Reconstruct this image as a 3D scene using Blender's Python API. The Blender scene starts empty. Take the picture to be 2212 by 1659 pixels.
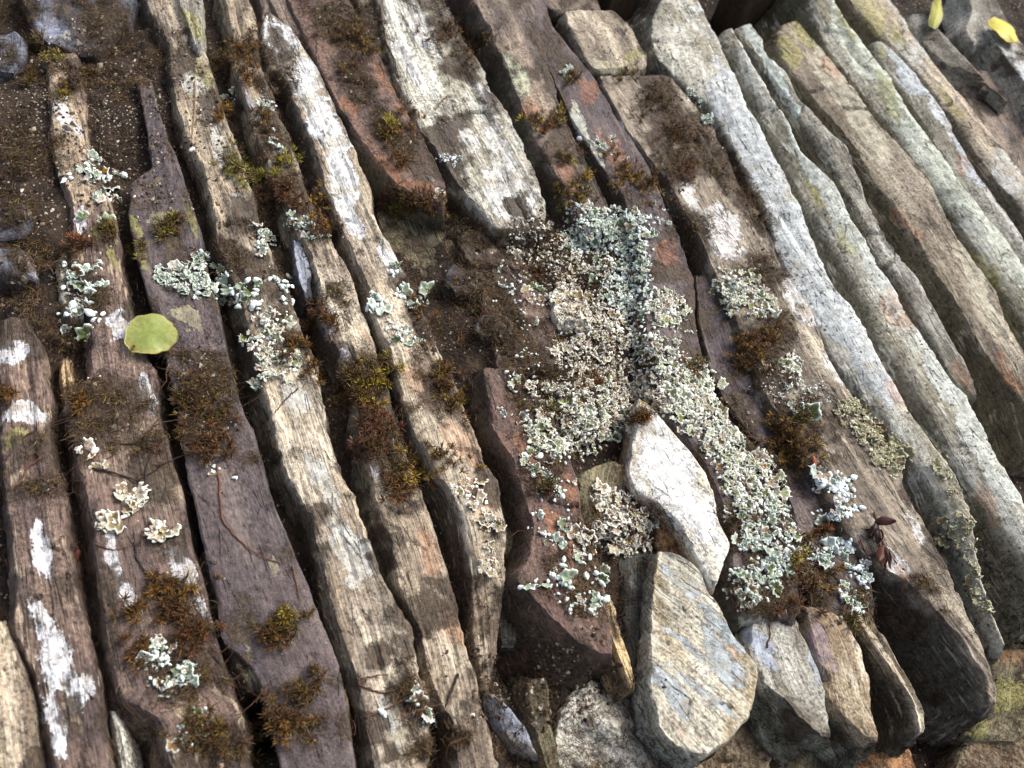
import bpy, math, random
import numpy as np
from mathutils import Vector, Matrix
from mathutils.bvhtree import BVHTree

sc = bpy.context.scene
rnd = random.Random(7)
RG = np.random.default_rng(11)

# ------------------------------------------------------------------ camera
THETA, ROLL, DIST, LENS = math.radians(34), math.radians(20), 0.40, 31.0
cam_d = bpy.data.cameras.new("camera"); cam = bpy.data.objects.new("camera", cam_d)
sc.collection.objects.link(cam); sc.camera = cam
CR = Matrix.Rotation(THETA, 3, 'X') @ Matrix.Rotation(ROLL, 3, 'Z')
CP = Vector((0, -DIST*math.sin(THETA), DIST*math.cos(THETA)))
cam.matrix_world = Matrix.Translation(CP) @ CR.to_4x4()
cam_d.lens = LENS; cam_d.sensor_width = 36; cam_d.clip_start = 0.01; cam_d.clip_end = 50
cam_d.dof.use_dof = True; cam_d.dof.focus_distance = 0.395; cam_d.dof.aperture_fstop = 15.0

# ------------------------------------------------------------------ sky, sun, exposure
SUN_EL, SUN_AZ = math.radians(50), math.radians(36)      # azimuth from +Y towards +X
w = bpy.data.worlds.new("World"); sc.world = w; w.use_nodes = True
nt = w.node_tree; bg = nt.nodes['Background']
sky = nt.nodes.new('ShaderNodeTexSky'); sky.sky_type = 'NISHITA'; sky.sun_disc = False
sky.sun_elevation = SUN_EL; sky.sun_rotation = SUN_AZ; sky.air_density = 0.8; sky.dust_density = 4.0
bw = nt.nodes.new('ShaderNodeRGBToBW'); mx = nt.nodes.new('ShaderNodeMix'); mx.data_type = 'RGBA'; mx.inputs[0].default_value = .5   # half veiled by thin cloud
nt.links.new(sky.outputs[0], bw.inputs[0]); nt.links.new(sky.outputs[0], mx.inputs[6]); nt.links.new(bw.outputs[0], mx.inputs[7])
nt.links.new(mx.outputs[2], bg.inputs[0]); bg.inputs[1].default_value = 0.15
sd = bpy.data.lights.new("sun", 'SUN'); sun = bpy.data.objects.new("sun", sd); sc.collection.objects.link(sun)
sd.energy = 1.7; sd.angle = math.radians(22); sd.color = (1, 0.97, 0.92)
sdir = Vector((math.sin(SUN_AZ)*math.cos(SUN_EL), math.cos(SUN_AZ)*math.cos(SUN_EL), math.sin(SUN_EL)))
sun.rotation_euler = sdir.to_track_quat('Z', 'Y').to_euler()
sc.view_settings.view_transform = 'Standard'; sc.view_settings.look = 'None'
sc.view_settings.exposure = 1.05; sc.view_settings.gamma = 1

# ------------------------------------------------------------------ helpers
CRn = np.array(CR); CPn = np.array(CP)
PW, PH = 2212.0, 1659.0
def rays(u, v):
    u = np.asarray(u, float); v = np.asarray(v, float)
    d = np.stack([(u/PW-.5)*36/LENS, (.5-v/PH)*27/LENS, -np.ones_like(u)], -1)
    return d @ CRn.T
def on_level(u, v, h):                       # where the sight line meets the level h (metres)
    d = rays(u, v); t = (h-CPn[2])/d[..., 2]
    return CPn + d*t[..., None]
def to_px(p):
    q = (p-CPn) @ CRn
    z = np.minimum(q[..., 2], -1e-3)
    return (q[..., 0]/-z*LENS/36+.5)*PW, (.5-q[..., 1]/-z*LENS/27)*PH

def _h(ix, iy, iz, seed):
    n = (ix*374761393 + iy*668265263 + iz*2147483647 + seed*974634777) & 0xFFFFFFFF
    n = ((n ^ (n >> 13))*1274126177) & 0xFFFFFFFF
    n = ((n ^ (n >> 16))*2246822519) & 0xFFFFFFFF
    return ((n ^ (n >> 15)) & 0xFFFF)/32767.5-1
def noise(x, y, z, seed=0):
    x = np.asarray(x, float); y = np.asarray(y, float)+0*x; z = np.asarray(z, float)+0*x
    ix = np.floor(x).astype(np.int64); iy = np.floor(y).astype(np.int64); iz = np.floor(z).astype(np.int64)
    fx, fy, fz = x-ix, y-iy, z-iz
    fx = fx*fx*(3-2*fx); fy = fy*fy*(3-2*fy); fz = fz*fz*(3-2*fz)
    def L(a, b, t): return a+(b-a)*t
    r = []
    for dz in (0, 1):
        a = L(_h(ix, iy, iz+dz, seed), _h(ix+1, iy, iz+dz, seed), fx)
        b = L(_h(ix, iy+1, iz+dz, seed), _h(ix+1, iy+1, iz+dz, seed), fx)
        r.append(L(a, b, fy))
    return L(r[0], r[1], fz)
def fbm(x, y, z, seed=0, o=4, g=0.5):
    s = 0; a = 1; f = 1; t = 0
    for i in range(o):
        s = s+a*noise(x*f, y*f, z*f, seed+i*17); t += a; a *= g; f *= 2.03
    return s/t
def lin(c):
    c = np.asarray(c, float)/255
    return np.where(c <= .04045, c/12.92, ((c+.055)/1.055)**2.4)

def tag(o, label=None, cat=None, group=None, kind=None):
    if label: o['label'] = label
    if cat: o['category'] = cat
    if group: o['group'] = group
    if kind: o['kind'] = kind
    return o
ALLV, ALLF, NV = [], [], [0]
def mesh_obj(name, V, F, mat, parent=None, cols=None, floats=None, uv=None, smooth=True, collide=False, loc=None, sharp=None):
    """V (n,3) numpy world coordinates, F (m,4) or (m,3) ints"""
    V = np.asarray(V, float); F = np.asarray(F, np.int64)
    if collide:
        ALLV.append(V.copy()); ALLF.append(F+NV[0]); NV[0] += len(V)
    c = V.mean(0) if loc is None else np.asarray(loc, float)
    me = bpy.data.meshes.new(name)
    k = F.shape[1]
    me.vertices.add(len(V)); me.vertices.foreach_set('co', (V-c).astype(np.float32).ravel())
    me.loops.add(F.size); me.loops.foreach_set('vertex_index', F.astype(np.int32).ravel())
    me.polygons.add(len(F)); me.polygons.foreach_set('loop_start', (np.arange(len(F))*k).astype(np.int32))
    me.polygons.foreach_set('loop_total', np.full(len(F), k, np.int32))
    me.update(calc_edges=True)
    me.polygons.foreach_set('use_smooth', np.full(len(F), smooth))
    if sharp: me.set_sharp_from_angle(angle=math.radians(sharp))
    for n, a in (cols or {}).items():
        at = me.attributes.new(n, 'FLOAT_COLOR', 'POINT')
        at.data.foreach_set('color', np.concatenate([a, np.ones((len(a), 1))], 1).astype(np.float32).ravel())
    for n, a in (floats or {}).items():
        at = me.attributes.new(n, 'FLOAT', 'POINT'); at.data.foreach_set('value', np.asarray(a, np.float32).ravel())
    if uv is not None:
        ul = me.uv_layers.new(name='UVMap'); ul.data.foreach_set('uv', uv[F.ravel()].astype(np.float32).ravel())
    if mat: me.materials.append(mat)
    o = bpy.data.objects.new(name, me); sc.collection.objects.link(o)
    if parent is not None:
        o.parent = parent; o.location = Vector(c)-parent.location
    else:
        o.location = Vector(c)
    return o
def empty(name, loc):
    o = bpy.data.objects.new(name, None); sc.collection.objects.link(o); o.location = Vector(loc); o.empty_display_size = .01
    return o
def grid_faces(nr, nc, wrap=False):
    i = np.arange(nr-1)[:, None]; j = np.arange(nc if wrap else nc-1)[None, :]; j2 = (j+1) % nc
    return np.stack([i*nc+j, i*nc+j2, (i+1)*nc+j2, (i+1)*nc+j], -1).reshape(-1, 4)

# ------------------------------------------------------------------ materials
class G:
    """small node-graph writer"""
    def __init__(s, name):
        s.m = bpy.data.materials.new(name); s.m.use_nodes = True; s.t = s.m.node_tree
        s.b = s.t.nodes['Principled BSDF']
    def n(s, t, **k):
        x = s.t.nodes.new(t)
        for a, b in k.items(): setattr(x, a, b)
        return x
    def l(s, a, b): s.t.links.new(a, b)
    def put(s, sock, v):
        if isinstance(v, bpy.types.NodeSocket): s.l(v, sock)
        elif v is not None: sock.default_value = v
    def attr(s, name, out='Fac'):
        x = s.n('ShaderNodeAttribute'); x.attribute_name = name; return x.outputs[out]
    def math(s, op, a, b=None, c=None, clamp=False):
        x = s.n('ShaderNodeMath', operation=op); x.use_clamp = clamp
        s.put(x.inputs[0], a); s.put(x.inputs[1], b); s.put(x.inputs[2], c); return x.outputs[0]
    def mapr(s, v, a, b, c=0., d=1., smooth=True):
        x = s.n('ShaderNodeMapRange'); x.interpolation_type = 'SMOOTHSTEP' if smooth else 'LINEAR'
        s.put(x.inputs[0], v); x.inputs[1].default_value = a; x.inputs[2].default_value = b
        x.inputs[3].default_value = c; x.inputs[4].default_value = d; return x.outputs[0]
    def mix(s, f, a, b, mode='MIX'):
        x = s.n('ShaderNodeMix', data_type='RGBA', blend_type=mode)
        s.put(x.inputs[0], f); s.put(x.inputs[6], a); s.put(x.inputs[7], b); return x.outputs[2]
    def noise(s, vec, scale, det=4, rough=.6, out=0, dist=0.):
        x = s.n('ShaderNodeTexNoise'); s.put(x.inputs['Vector'], vec); x.inputs['Scale'].default_value = scale
        x.inputs['Detail'].default_value = det; x.inputs['Roughness'].default_value = rough; x.inputs['Distortion'].default_value = dist
        return x.outputs[out]
    def voro(s, vec, scale, feat='F1', out='Distance'):
        x = s.n('ShaderNodeTexVoronoi', feature=feat); s.put(x.inputs['Vector'], vec); x.inputs['Scale'].default_value = scale
        return x.outputs[out]
    def vscale(s, vec, sc3):
        x = s.n('ShaderNodeVectorMath', operation='MULTIPLY'); s.l(vec, x.inputs[0]); x.inputs[1].default_value = sc3; return x.outputs[0]
    def bump(s, h, dist, strength=1., nrm=None):
        x = s.n('ShaderNodeBump'); x.inputs['Distance'].default_value = dist; x.inputs['Strength'].default_value = strength
        s.l(h, x.inputs['Height'])
        if nrm: s.l(nrm, x.inputs['Normal'])
        return x.outputs[0]
def c4(c): return (*lin(c), 1)

def slate_material():
    g = G('weathered_slate')
    uv = g.n('ShaderNodeUVMap').outputs[0]; oc = g.n('ShaderNodeTexCoord').outputs['Object']
    st = g.attr('streak')
    fine = g.noise(g.vscale(uv, (70, 950, 1)), 1., 5, .62)
    mid = g.noise(g.vscale(uv, (13, 250, 1)), 1., 4, .6)
    iso = g.noise(oc, 420, 5, .68); isob = g.noise(oc, 95, 4, .6); iso2 = g.noise(oc, 850, 3, .7)
    grain = g.math('ADD', g.math('MULTIPLY', fine, .5), g.math('MULTIPLY', mid, .5))
    gm = g.math('ADD', g.math('MULTIPLY', g.math('SUBTRACT', grain, .5), g.math('MULTIPLY', st, 5.0)), 0.)
    im = g.math('MULTIPLY', g.math('SUBTRACT', iso, .5), 2.2)
    i2 = g.math('MULTIPLY', g.math('SUBTRACT', iso2, .5), 1.8)
    tot = g.math('ADD', g.math('ADD', gm, im), i2)
    mul = g.math('MINIMUM', g.math('MAXIMUM', g.math('ADD', 1., g.math('MULTIPLY', tot, 1.15)), .25), 1.55)
    base = g.attr('base', 'Color')
    pit = g.mapr(g.math('ADD', g.noise(g.vscale(uv, (170, 620, 1)), 1., 4, .7), g.math('MULTIPLY', g.math('SUBTRACT', isob, .5), .6)), .60, .68)
    comb = g.n('ShaderNodeCombineColor'); [g.l(mul, comb.inputs[i]) for i in range(3)]
    col = g.mix(1., base, comb.outputs[0], 'MULTIPLY')
    # pale mineral blotches, warm stain blotches
    blo = g.mapr(g.math('ADD', g.noise(g.vscale(uv, (45, 130, 1)), 1., 5, .65), g.math('MULTIPLY', g.math('SUBTRACT', fine, .5), .5)), .56, .66)
    col = g.mix(g.math('MULTIPLY', blo, .55), col, g.attr('pale', 'Color'))
    col = g.mix(g.math('MULTIPLY', pit, .5), col, c4((66, 54, 44)))
    # crusts of white lichen; left-falling slates also whiten towards their right edge
    e = g.math('ADD', g.math('MULTIPLY', g.math('SUBTRACT', isob, .5), 2.6), g.math('ADD', g.math('MULTIPLY', g.math('SUBTRACT', iso, .5), 1.8), g.math('MULTIPLY', g.math('SUBTRACT', grain, .5), g.math('MULTIPLY', st, 4.2))))
    wm = g.mapr(g.math('ADD', g.attr('mw'), e), -.04, .1)
    wn = g.noise(oc, 260, 5, .7)
    wcm = g.mix(g.mapr(wn, .3, .7), (.42, .42, .41, 1), (1.04, 1.04, 1.04, 1))
    wc = g.mix(1., g.attr('wcol', 'Color'), wcm, 'MULTIPLY')
    wst = g.mapr(g.math('ADD', g.noise(oc, 60, 4, .65), g.math('MULTIPLY', g.math('SUBTRACT', fine, .5), .5)), .5, .66)
    wc = g.mix(g.math('MULTIPLY', wst, .6), wc, c4((150, 136, 104)))
    wc = g.mix(g.math('MULTIPLY', g.mapr(g.noise(oc, 700, 3, .7), .56, .66), .7), wc, c4((84, 78, 70)))
    col = g.mix(g.math('MULTIPLY', wm, .86), col, wc)
    rim = g.math('MULTIPLY', g.math('MULTIPLY', wm, g.math('SUBTRACT', 1., wm)), 2.2, clamp=True)
    col = g.mix(rim, col, c4((128, 124, 112)))
    # black dots of fruiting lichen
    dn = g.voro(oc, 330, out='Distance')
    dots = g.math('MULTIPLY', g.mapr(dn, .16, .28, 1., 0.), g.mapr(g.math('ADD', g.noise(oc, 45, 2), g.math('MULTIPLY', g.attr('dots'), .45)), .60, .70))
    col = g.mix(g.math('MULTIPLY', dots, .85), col, c4((48, 46, 44)))
    # yellow green algae
    gmk = g.mapr(g.math('ADD', g.attr('mg'), g.math('MULTIPLY', e, .8)), -.02, .25)
    gc = g.mix(g.mapr(iso, .35, .65), c4((108, 102, 50)), c4((168, 164, 96)))
    col = g.mix(g.math('MULTIPLY', gmk, .5), col, gc)
    # rust
    rmk = g.mapr(g.math('ADD', g.attr('mr'), e), -.05, .3)
    col = g.mix(g.math('MULTIPLY', rmk, .3), col, g.mix(g.mapr(iso, .35, .65), c4((120, 66, 36)), c4((190, 128, 80))))
    # humus and dirt
    dmk = g.mapr(g.math('ADD', g.attr('md'), g.math('ADD', g.math('MULTIPLY', e, .55), 0.)), -.12, .2)
    dc = g.mix(g.mapr(g.noise(oc, 700, 4, .7), .35, .7), c4((39, 31, 25)), c4((88, 72, 56)))
    col = g.mix(g.math('MULTIPLY', dmk, .92), col, dc)
    # thin dark fibres and cracks
    cr = g.voro(g.vscale(uv, (28, 170, 1)), 1., 'DISTANCE_TO_EDGE')
    crk = g.math('MULTIPLY', g.mapr(g.math('ADD', cr, g.math('MULTIPLY', g.math('SUBTRACT', iso, .5), .12)), .0, .035, 1., 0.), g.mapr(isob, .48, .6))
    col = g.mix(g.math('MULTIPLY', crk, .6), col, c4((48, 40, 34)))
    g.l(col, g.b.inputs['Base Color'])
    g.l(g.math('ADD', .62, g.math('MULTIPLY', iso, .3)), g.b.inputs['Roughness']); g.b.inputs['Specular IOR Level'].default_value = .35
    hgt = g.math('ADD', g.math('MULTIPLY', g.math('MULTIPLY', grain, st), 1.6), g.math('ADD', g.math('MULTIPLY', iso, .55), g.math('MULTIPLY', iso2, .25)))
    hgt = g.math('ADD', hgt, g.math('MULTIPLY', wm, .12)); hgt = g.math('ADD', hgt, g.math('MULTIPLY', dmk, .2)); hgt = g.math('SUBTRACT', hgt, g.math('MULTIPLY', crk, .5))
    g.l(g.bump(hgt, .0016, 1.), g.b.inputs['Normal'])
    return g.m
def soil_material():
    g = G('peaty_soil'); oc = g.n('ShaderNodeTexCoord').outputs['Object']
    a = g.noise(oc, 60, 5, .7); b = g.noise(oc, 500, 4, .7); v = g.voro(oc, 620); vc = g.voro(oc, 620, out='Color')
    col = g.mix(g.mapr(a, .35, .65), c4((29, 24, 20)), c4((64, 52, 42)))
    col = g.mix(g.mapr(b, .5, .8), col, c4((96, 77, 60)))
    sep = g.n('ShaderNodeSeparateColor'); g.l(vc, sep.inputs[0])
    crumb = g.math('MULTIPLY', g.mapr(v, .2, .42, 1., 0.), g.mapr(g.math('ADD', sep.outputs[0], g.math('MULTIPLY', g.attr('pale'), .5)), .86, .9))
    col = g.mix(crumb, col, c4((190, 176, 156)))
    g.l(col, g.b.inputs['Base Color']); g.b.inputs['Roughness'].default_value = .92
    g.b.inputs['Specular IOR Level'].default_value = .25
    h = g.math('ADD', g.math('MULTIPLY', b, 1.), g.math('ADD', g.math('MULTIPLY', crumb, .6), g.math('MULTIPLY', a, .8)))
    g.l(g.bump(h, .003, 1.), g.b.inputs['Normal']); return g.m
def mortar_material():
    g = G('lime_mortar'); oc = g.n('ShaderNodeTexCoord').outputs['Object']
    n1 = g.noise(oc, 45, 5, .7); n2 = g.noise(oc, 450, 4, .7); v = g.voro(oc, 500); n3 = g.noise(oc, 160, 3, .6)
    col = g.mix(1., g.attr('base', 'Color'), g.mix(g.mapr(n2, .3, .7), (.6, .58, .55, 1), (1.2, 1.2, 1.2, 1)), 'MULTIPLY')
    col = g.mix(g.math('MULTIPLY', g.mapr(n1, .5, .62), .75), col, c4((92, 76, 58)))
    col = g.mix(g.math('MULTIPLY', g.mapr(n3, .6, .7), .55), col, c4((168, 128, 84)))
    col = g.mix(g.math('MULTIPLY', g.mapr(v, .1, .2, 1., 0.), .55), col, c4((58, 50, 46)))
    g.l(col, g.b.inputs['Base Color']); g.b.inputs['Roughness'].default_value = .9
    g.l(g.bump(g.math('ADD', n2, g.math('MULTIPLY', v, .7)), .0024, 1.), g.b.inputs['Normal']); return g.m
def vcol_material(name, rough=.8, sss=0., nscale=900, amp=.35, spec=.3):
    g = G(name); oc = g.n('ShaderNodeTexCoord').outputs['Object']
    n = g.noise(oc, nscale, 3, .6)
    col = g.mix(1., g.attr('base', 'Color'), g.mix(g.mapr(n, .3, .7), (1-amp,)*3+(1,), (1+amp*.6,)*3+(1,)), 'MULTIPLY')
    g.l(col, g.b.inputs['Base Color']); g.b.inputs['Roughness'].default_value = rough
    g.b.inputs['Specular IOR Level'].default_value = spec
    if sss:
        g.b.inputs['Subsurface Weight'].default_value = sss; g.b.inputs['Subsurface Scale'].default_value = .001
    g.l(g.bump(n, .0004, .6), g.b.inputs['Normal']); return g.m
M_SLATE = slate_material(); M_SOIL = soil_material(); M_MORT = mortar_material()
M_LICH = vcol_material('lichen_thallus', .75, 0, 1400, .16); M_MOSS = vcol_material('moss_blade', .5, 0, 800, .2, .45)
M_FIB = vcol_material('dry_fibre', .85, 0, 600, .35); M_LEAF = vcol_material('leaf_skin', .5, .15, 500, .14)
M_GRIT = vcol_material('grit_crumb', .85, 0, 1200, .4); M_WOOD = vcol_material('old_wood', .8, 0, 300, .4)

# ------------------------------------------------------------------ shared placement data (moss cover soils the stones too)
# (x, y, rx, ry, tilt degrees, strength)
MOSS = [(230,50,60,50,0,1),(60,20,30,60,0,.9),(150,20,40,30,0,.6),(20,120,40,30,0,.7),(10,20,50,60,0,1),(250,110,60,20,0,.8),(130,110,60,14,10,.7),(60,330,80,60,0,1),(40,450,60,45,0,.9),(75,560,90,45,0,1),(50,650,60,60,0,1),(150,730,60,35,0,1),(235,850,95,40,5,1),
 (200,925,110,45,0,.8),(330,950,60,30,0,.7),(440,830,70,60,60,.9),(450,930,75,50,0,1),(440,770,70,25,10,.8),(180,640,60,40,0,.7),
 (230,180,90,40,0,1),(330,110,40,60,30,.9),(140,140,50,25,0,.6),(160,190,35,18,0,.8),(750,50,90,55,30,1),(765,170,70,38,60,.9),(850,290,75,38,55,.95),
 (870,440,60,20,10,.7),(560,120,50,30,20,.8),(600,190,50,45,0,.9),(590,290,50,60,0,.8),(620,410,50,60,60,.9),(700,490,35,45,60,.8),
 (960,50,60,45,50,.7),(1010,110,55,34,50,.8),(960,250,30,20,50,.4),(1440,220,80,40,50,.9),(1500,300,90,50,50,1),(1560,360,60,40,40,1),(1630,450,80,26,62,.9),
 (1640,590,50,40,60,.8),(1450,380,40,40,50,.6),(1030,600,80,80,50,1),(1080,710,110,80,50,1),(1140,800,110,60,50,.9),(1010,500,60,40,50,.8),(1230,560,150,80,20,.9),
 (1330,790,130,90,50,.8),(1230,900,130,90,0,.8),(1350,1130,90,60,30,.9),(790,810,60,70,60,.8),(815,930,80,55,70,.9),(860,1020,60,36,60,.8),
 (950,840,70,40,60,.6),(1650,780,90,55,50,.95),(1710,900,90,50,50,.9),(1700,1000,60,60,50,.7),(1680,700,50,30,40,.8),(1600,930,110,50,58,.7),(1640,1150,110,60,60,.8),
 (1640,1290,80,40,0,.9),(1760,1250,70,60,50,.9),(1800,1320,60,20,10,.8),(380,1290,60,40,40,.6),(420,1345,80,30,20,.7),(400,1440,90,60,20,.7),(470,1600,60,50,50,.6),
 (620,1360,30,25,0,.35),(640,1550,50,60,40,.5),(890,1510,60,50,50,.8),(950,1610,30,60,70,.8),(1240,1280,80,70,40,.6),(560,600,80,40,40,.7),(610,720,80,50,60,.5),
 (520,570,60,30,60,.6),(730,640,60,25,65,.5),(870,600,40,30,0,.6),(920,720,50,40,60,.6),(560,990,25,60,70,.5),(1350,1000,40,30,0,.4),(1990,1260,50,30,40,.6),(1860,1290,40,30,40,.6),
 (40,1060,25,60,60,.3),(110,1050,35,60,70,.5),(1190,1030,70,60,60,.5),(1480,500,60,60,60,.7),(880,1090,30,50,60,.5),(1280,1160,60,60,60,.5),(560,480,30,50,60,.4),(1250,330,30,50,60,.3),(860,890,40,60,60,.4)]
MOSS = np.array(MOSS, float)
def moss_field(u, v):
    best = np.full(np.shape(u), -1.2)
    for x, y, rx, ry, a, s in MOSS:
        a = math.radians(a); dx = u-x; dy = v-y
        p = (dx*math.cos(a)+dy*math.sin(a))/rx; q = (-dx*math.sin(a)+dy*math.cos(a))/ry
        best = np.maximum(best, (1-np.sqrt(p*p+q*q)*1.0)*1.0*s+(s-1)*.35)
    return best
def blob_field(u, v, blobs, default=-1.2):
    best = np.full(np.shape(u), default)
    for b in blobs:
        x, y, rx, ry = b[:4]; a = math.radians(b[4] if len(b) > 4 else 60)
        dx = u-x; dy = v-y
        p = (dx*math.cos(a)+dy*math.sin(a))/rx; q = (-dx*math.sin(a)+dy*math.cos(a))/ry
        best = np.maximum(best, np.clip((1-np.sqrt(p*p+q*q))*1.6, -1.2, .9))
    return best

# ------------------------------------------------------------------ the slates and stones
PAL = dict(
 tan=[(160,145,123),(112,98,83),(206,194,172)], purple=[(70,62,64),(80,69,68),(112,100,93)], taupe=[(132,120,104),(96,86,74),(190,178,156)], red=[(94,74,66),(76,63,57),(124,98,82)],
 brown=[(110,91,80),(82,68,63),(186,167,138)], grey=[(140,136,124),(102,96,84),(186,184,174)], olive=[(98,90,68),(70,64,50),(140,130,98)],
 blue=[(70,70,76),(54,54,58),(112,114,124)], dark=[(66,66,60),(50,50,46),(96,94,84)], pale=[(182,178,164),(134,128,110),(222,222,212)],
 ivory=[(206,202,190),(178,170,150),(226,224,216)], stripe=[(170,163,145),(136,122,96),(212,206,188)], gold=[(190,164,122),(140,112,80),(216,196,160)],
 orange=[(140,96,66),(104,78,52),(180,140,96)], plum=[(108,94,84),(86,76,68),(152,136,116)], sand=[(150,136,112),(118,100,78),(200,190,170)])
STONES = {}
def stone(key, lab, h, rows, pal='grey', wc=(214,218,216), W=(), Gn=(), R=(), D=30, r=2.5, crown=1.0, st=.6, rough=1.2, dots=0., mat=None,
          side=None, moss=1., name='slate', cat='slate', tilt=0., ds=.0014, flare=.1, cracks=2, rot=0., asym=0.):
    seed = sum(ord(c)*(i+3) for i, c in enumerate(key)) % 9973
    r = min(r*.36, 2.2) if name == 'slate' else r*.6; crown = crown*.15 if name == 'slate' else crown*.5
    tilt = tilt+(seed % 7-3)*.35; fr_ = .12; flare = (.42 if D < 44 else .55) if name == 'slate' and flare == .1 else flare
    rows = sorted([tuple(q) + (0,)*(4-len(q)) for q in rows])
    A = np.array(rows, float)
    lev = (h+A[:, 3])/1000
    Lp = on_level(A[:, 1], A[:, 0], lev-.001*tilt/2); Rp = on_level(A[:, 2], A[:, 0], lev+.001*tilt/2)
    Lp[:, 2] -= 0; c = (Lp+Rp)/2
    seg = np.r_[0, np.cumsum(np.linalg.norm(np.diff(c, axis=0), axis=1))]
    n = max(int(seg[-1]/ds), 8); s = np.linspace(0, seg[-1], n)
    kw = max(int((.003 if name == 'slate' else .0015)/ds), 1); ker = np.hanning(2*kw+3); ker /= ker.sum()
    def rs(P):
        o = np.stack([np.interp(s, seg, P[:, k]) for k in range(3)], 1)
        q = np.pad(o, ((kw+1, kw+1), (0, 0)), 'reflect', reflect_type='odd')
        return np.stack([np.convolve(q[:, k], ker, 'valid') for k in range(3)], 1)
    Lc, Rc = rs(Lp), rs(Rp)
    cc = (Lc+Rc)/2; tg = np.gradient(cc, axis=0); tg[:, 2] = 0; tg /= np.linalg.norm(tg, axis=1)[:, None]+1e-9
    # outward (towards the right edge)
    ow = np.stack([-tg[:, 1], tg[:, 0], 0*s], 1); sg = np.sign(np.sum(ow*(Rc-Lc), 1)); ow *= sg[:, None]
    wd = np.linalg.norm((Rc-Lc)[:, :2], axis=1)
    cfit = np.stack([np.polyval(np.polyfit(s, cc[:, k], 3), s) for k in range(3)], 1)      # the grain runs straight, whatever the edges do
    # ragged long edges
    def rag(k): return .0010*rough*fbm(s*110, 0*s+k, 0*s, seed+k, 4, .7)+.0009*rough*np.round(2.2*fbm(s*60, 0*s+k, 0*s, seed+7*k, 3))*.45
    lim = np.clip(wd*.18, 0, .003)
    Lc = Lc+ow*np.clip(rag(3), -lim, lim)[:, None]; Rc = Rc+ow*np.clip(rag(5), -lim, lim)[:, None]
    wd = np.maximum(np.sum((Rc-Lc)*ow, 1), .001)
    goff = np.sum(((Lc+Rc)/2-cfit)*ow, 1)
    # cross-section parameters
    ntop = int(np.clip(np.median(wd)/.0012, 9, 60)); a = .5-.5*np.cos(np.linspace(0, math.pi, ntop)); a = .55*a+.45*np.linspace(0, 1, ntop)
    nside = int(np.clip(D/2.0, 4, 24)); zs = (np.linspace(0, 1, nside+1)[1:])*D/1000
    cols = nside*2+ntop
    side_l = np.r_[zs[::-1], np.zeros(ntop), np.zeros(nside)]; side_r = np.r_[np.zeros(nside), np.zeros(ntop), zs]
    aa = np.r_[np.zeros(nside), a, np.ones(nside)]
    # rows incl. end caps
    drops = np.r_[0, np.linspace(.12, 1, max(int(D/2.4), 4))]*D/1000
    drops = drops[1:]; nd = len(drops)
    idx = np.r_[np.zeros(nd, int), np.arange(n), np.full(nd, n-1)]
    drop = np.r_[drops[::-1], np.zeros(n), drops]; dirn = np.r_[-np.ones(nd), np.zeros(n), np.ones(nd)]
    S = (s[idx]+dirn*drop)[:, None]+0*aa[None, :]
    Wd = wd[idx][:, None]
    rr = np.minimum(r/1000, Wd*.48); de = np.minimum(aa, 1-aa)[None, :]*Wd
    q = np.clip(1-de/rr, 0, 1); zr = rr*(1-np.sqrt(np.clip(1-q*q, 0, 1)))
    send = np.minimum(S-0, s[-1]-S); qe = np.clip(1-np.maximum(send, 0)/(r/1000*1.0+.001), 0, 1); zr = np.maximum(zr, (r/1000+.001)*.8*(1-np.sqrt(np.clip(1-qe*qe, 0, 1))))
    # ends shrink a little so corners are broken
    shr = .8+(np.clip(np.minimum(S, s[-1]-S)/.003, 0, 1)**.5)*.2
    am = .5+(aa[None, :]-.5)*shr
    P = Lc[idx][:, None, :]+(Rc-Lc)[idx][:, None, :]*am[..., None]
    sd_ = side_l[None, :]+side_r[None, :]
    Z = P[..., 2]+crown/1000*(1-(2*aa[None, :]-1)**2)-zr-sd_-asym/1000*(1-aa[None, :])**2
    Z = np.minimum(Z, P[..., 2]+crown/1000-asym/1000*(1-aa[None, :])**2-drop[:, None])-0
    T = (aa[None, :]-.5)*Wd-side_l[None, :]+side_r[None, :]
    Zl = Z-P[..., 2]; T0 = T; T = T+goff[idx][:, None]
    # displacement
    lowf = fbm(S*38, T*90, Zl*60, seed, 3); strk = fbm(S*55, T*900, Zl*350, seed+31, 3); med = fbm(S*180, T*260, Zl*200, seed+57, 3)
    ter = np.round(2.2*fbm(S*26, T*150, Zl*60, seed+77, 2))/2.2
    amp = rough/1000
    lam = np.round(3.6*fbm(S*4, T*300, Zl*200, seed+41, 3)*1.3)/3.6
    lam2 = np.round(2.4*fbm(S*22+T*30, T*90, Zl*90, seed+43, 2)*1.5)/2.4
    topd = amp*(.3*lowf+.3*med+.35*ter)+st*(.0006*strk+.0011*lam)+amp*.6*lam2
    if name != 'slate':
        ix_ = [fbm(S*f_+q_, T*f_+q_*2, Zl*f_, seed+q_, 1) for f_, q_ in ((70, 3), (95, 7), (60, 11), (130, 17))]
        topd = topd*.7+amp*1.5*(np.minimum(np.minimum(ix_[0], ix_[1]), ix_[2]*1.2)+.5*np.abs(ix_[3]))
    for k in range(cracks):
        t0 = (noise(np.array([k*7.3]), np.array([seed*1.7]), np.array([.5]))[0])*.42*np.median(wd)
        wob = .0005*fbm(S*22, 0*S+k, 0*S, seed+91+k, 3)
        act = np.clip(2.5*noise(S*20, 0*S+k*3, 0*S, seed+99+k)+.6, 0, 1)
        topd = topd-st*.0015*np.exp(-((T-t0-wob)/.0007)**2)*act
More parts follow.
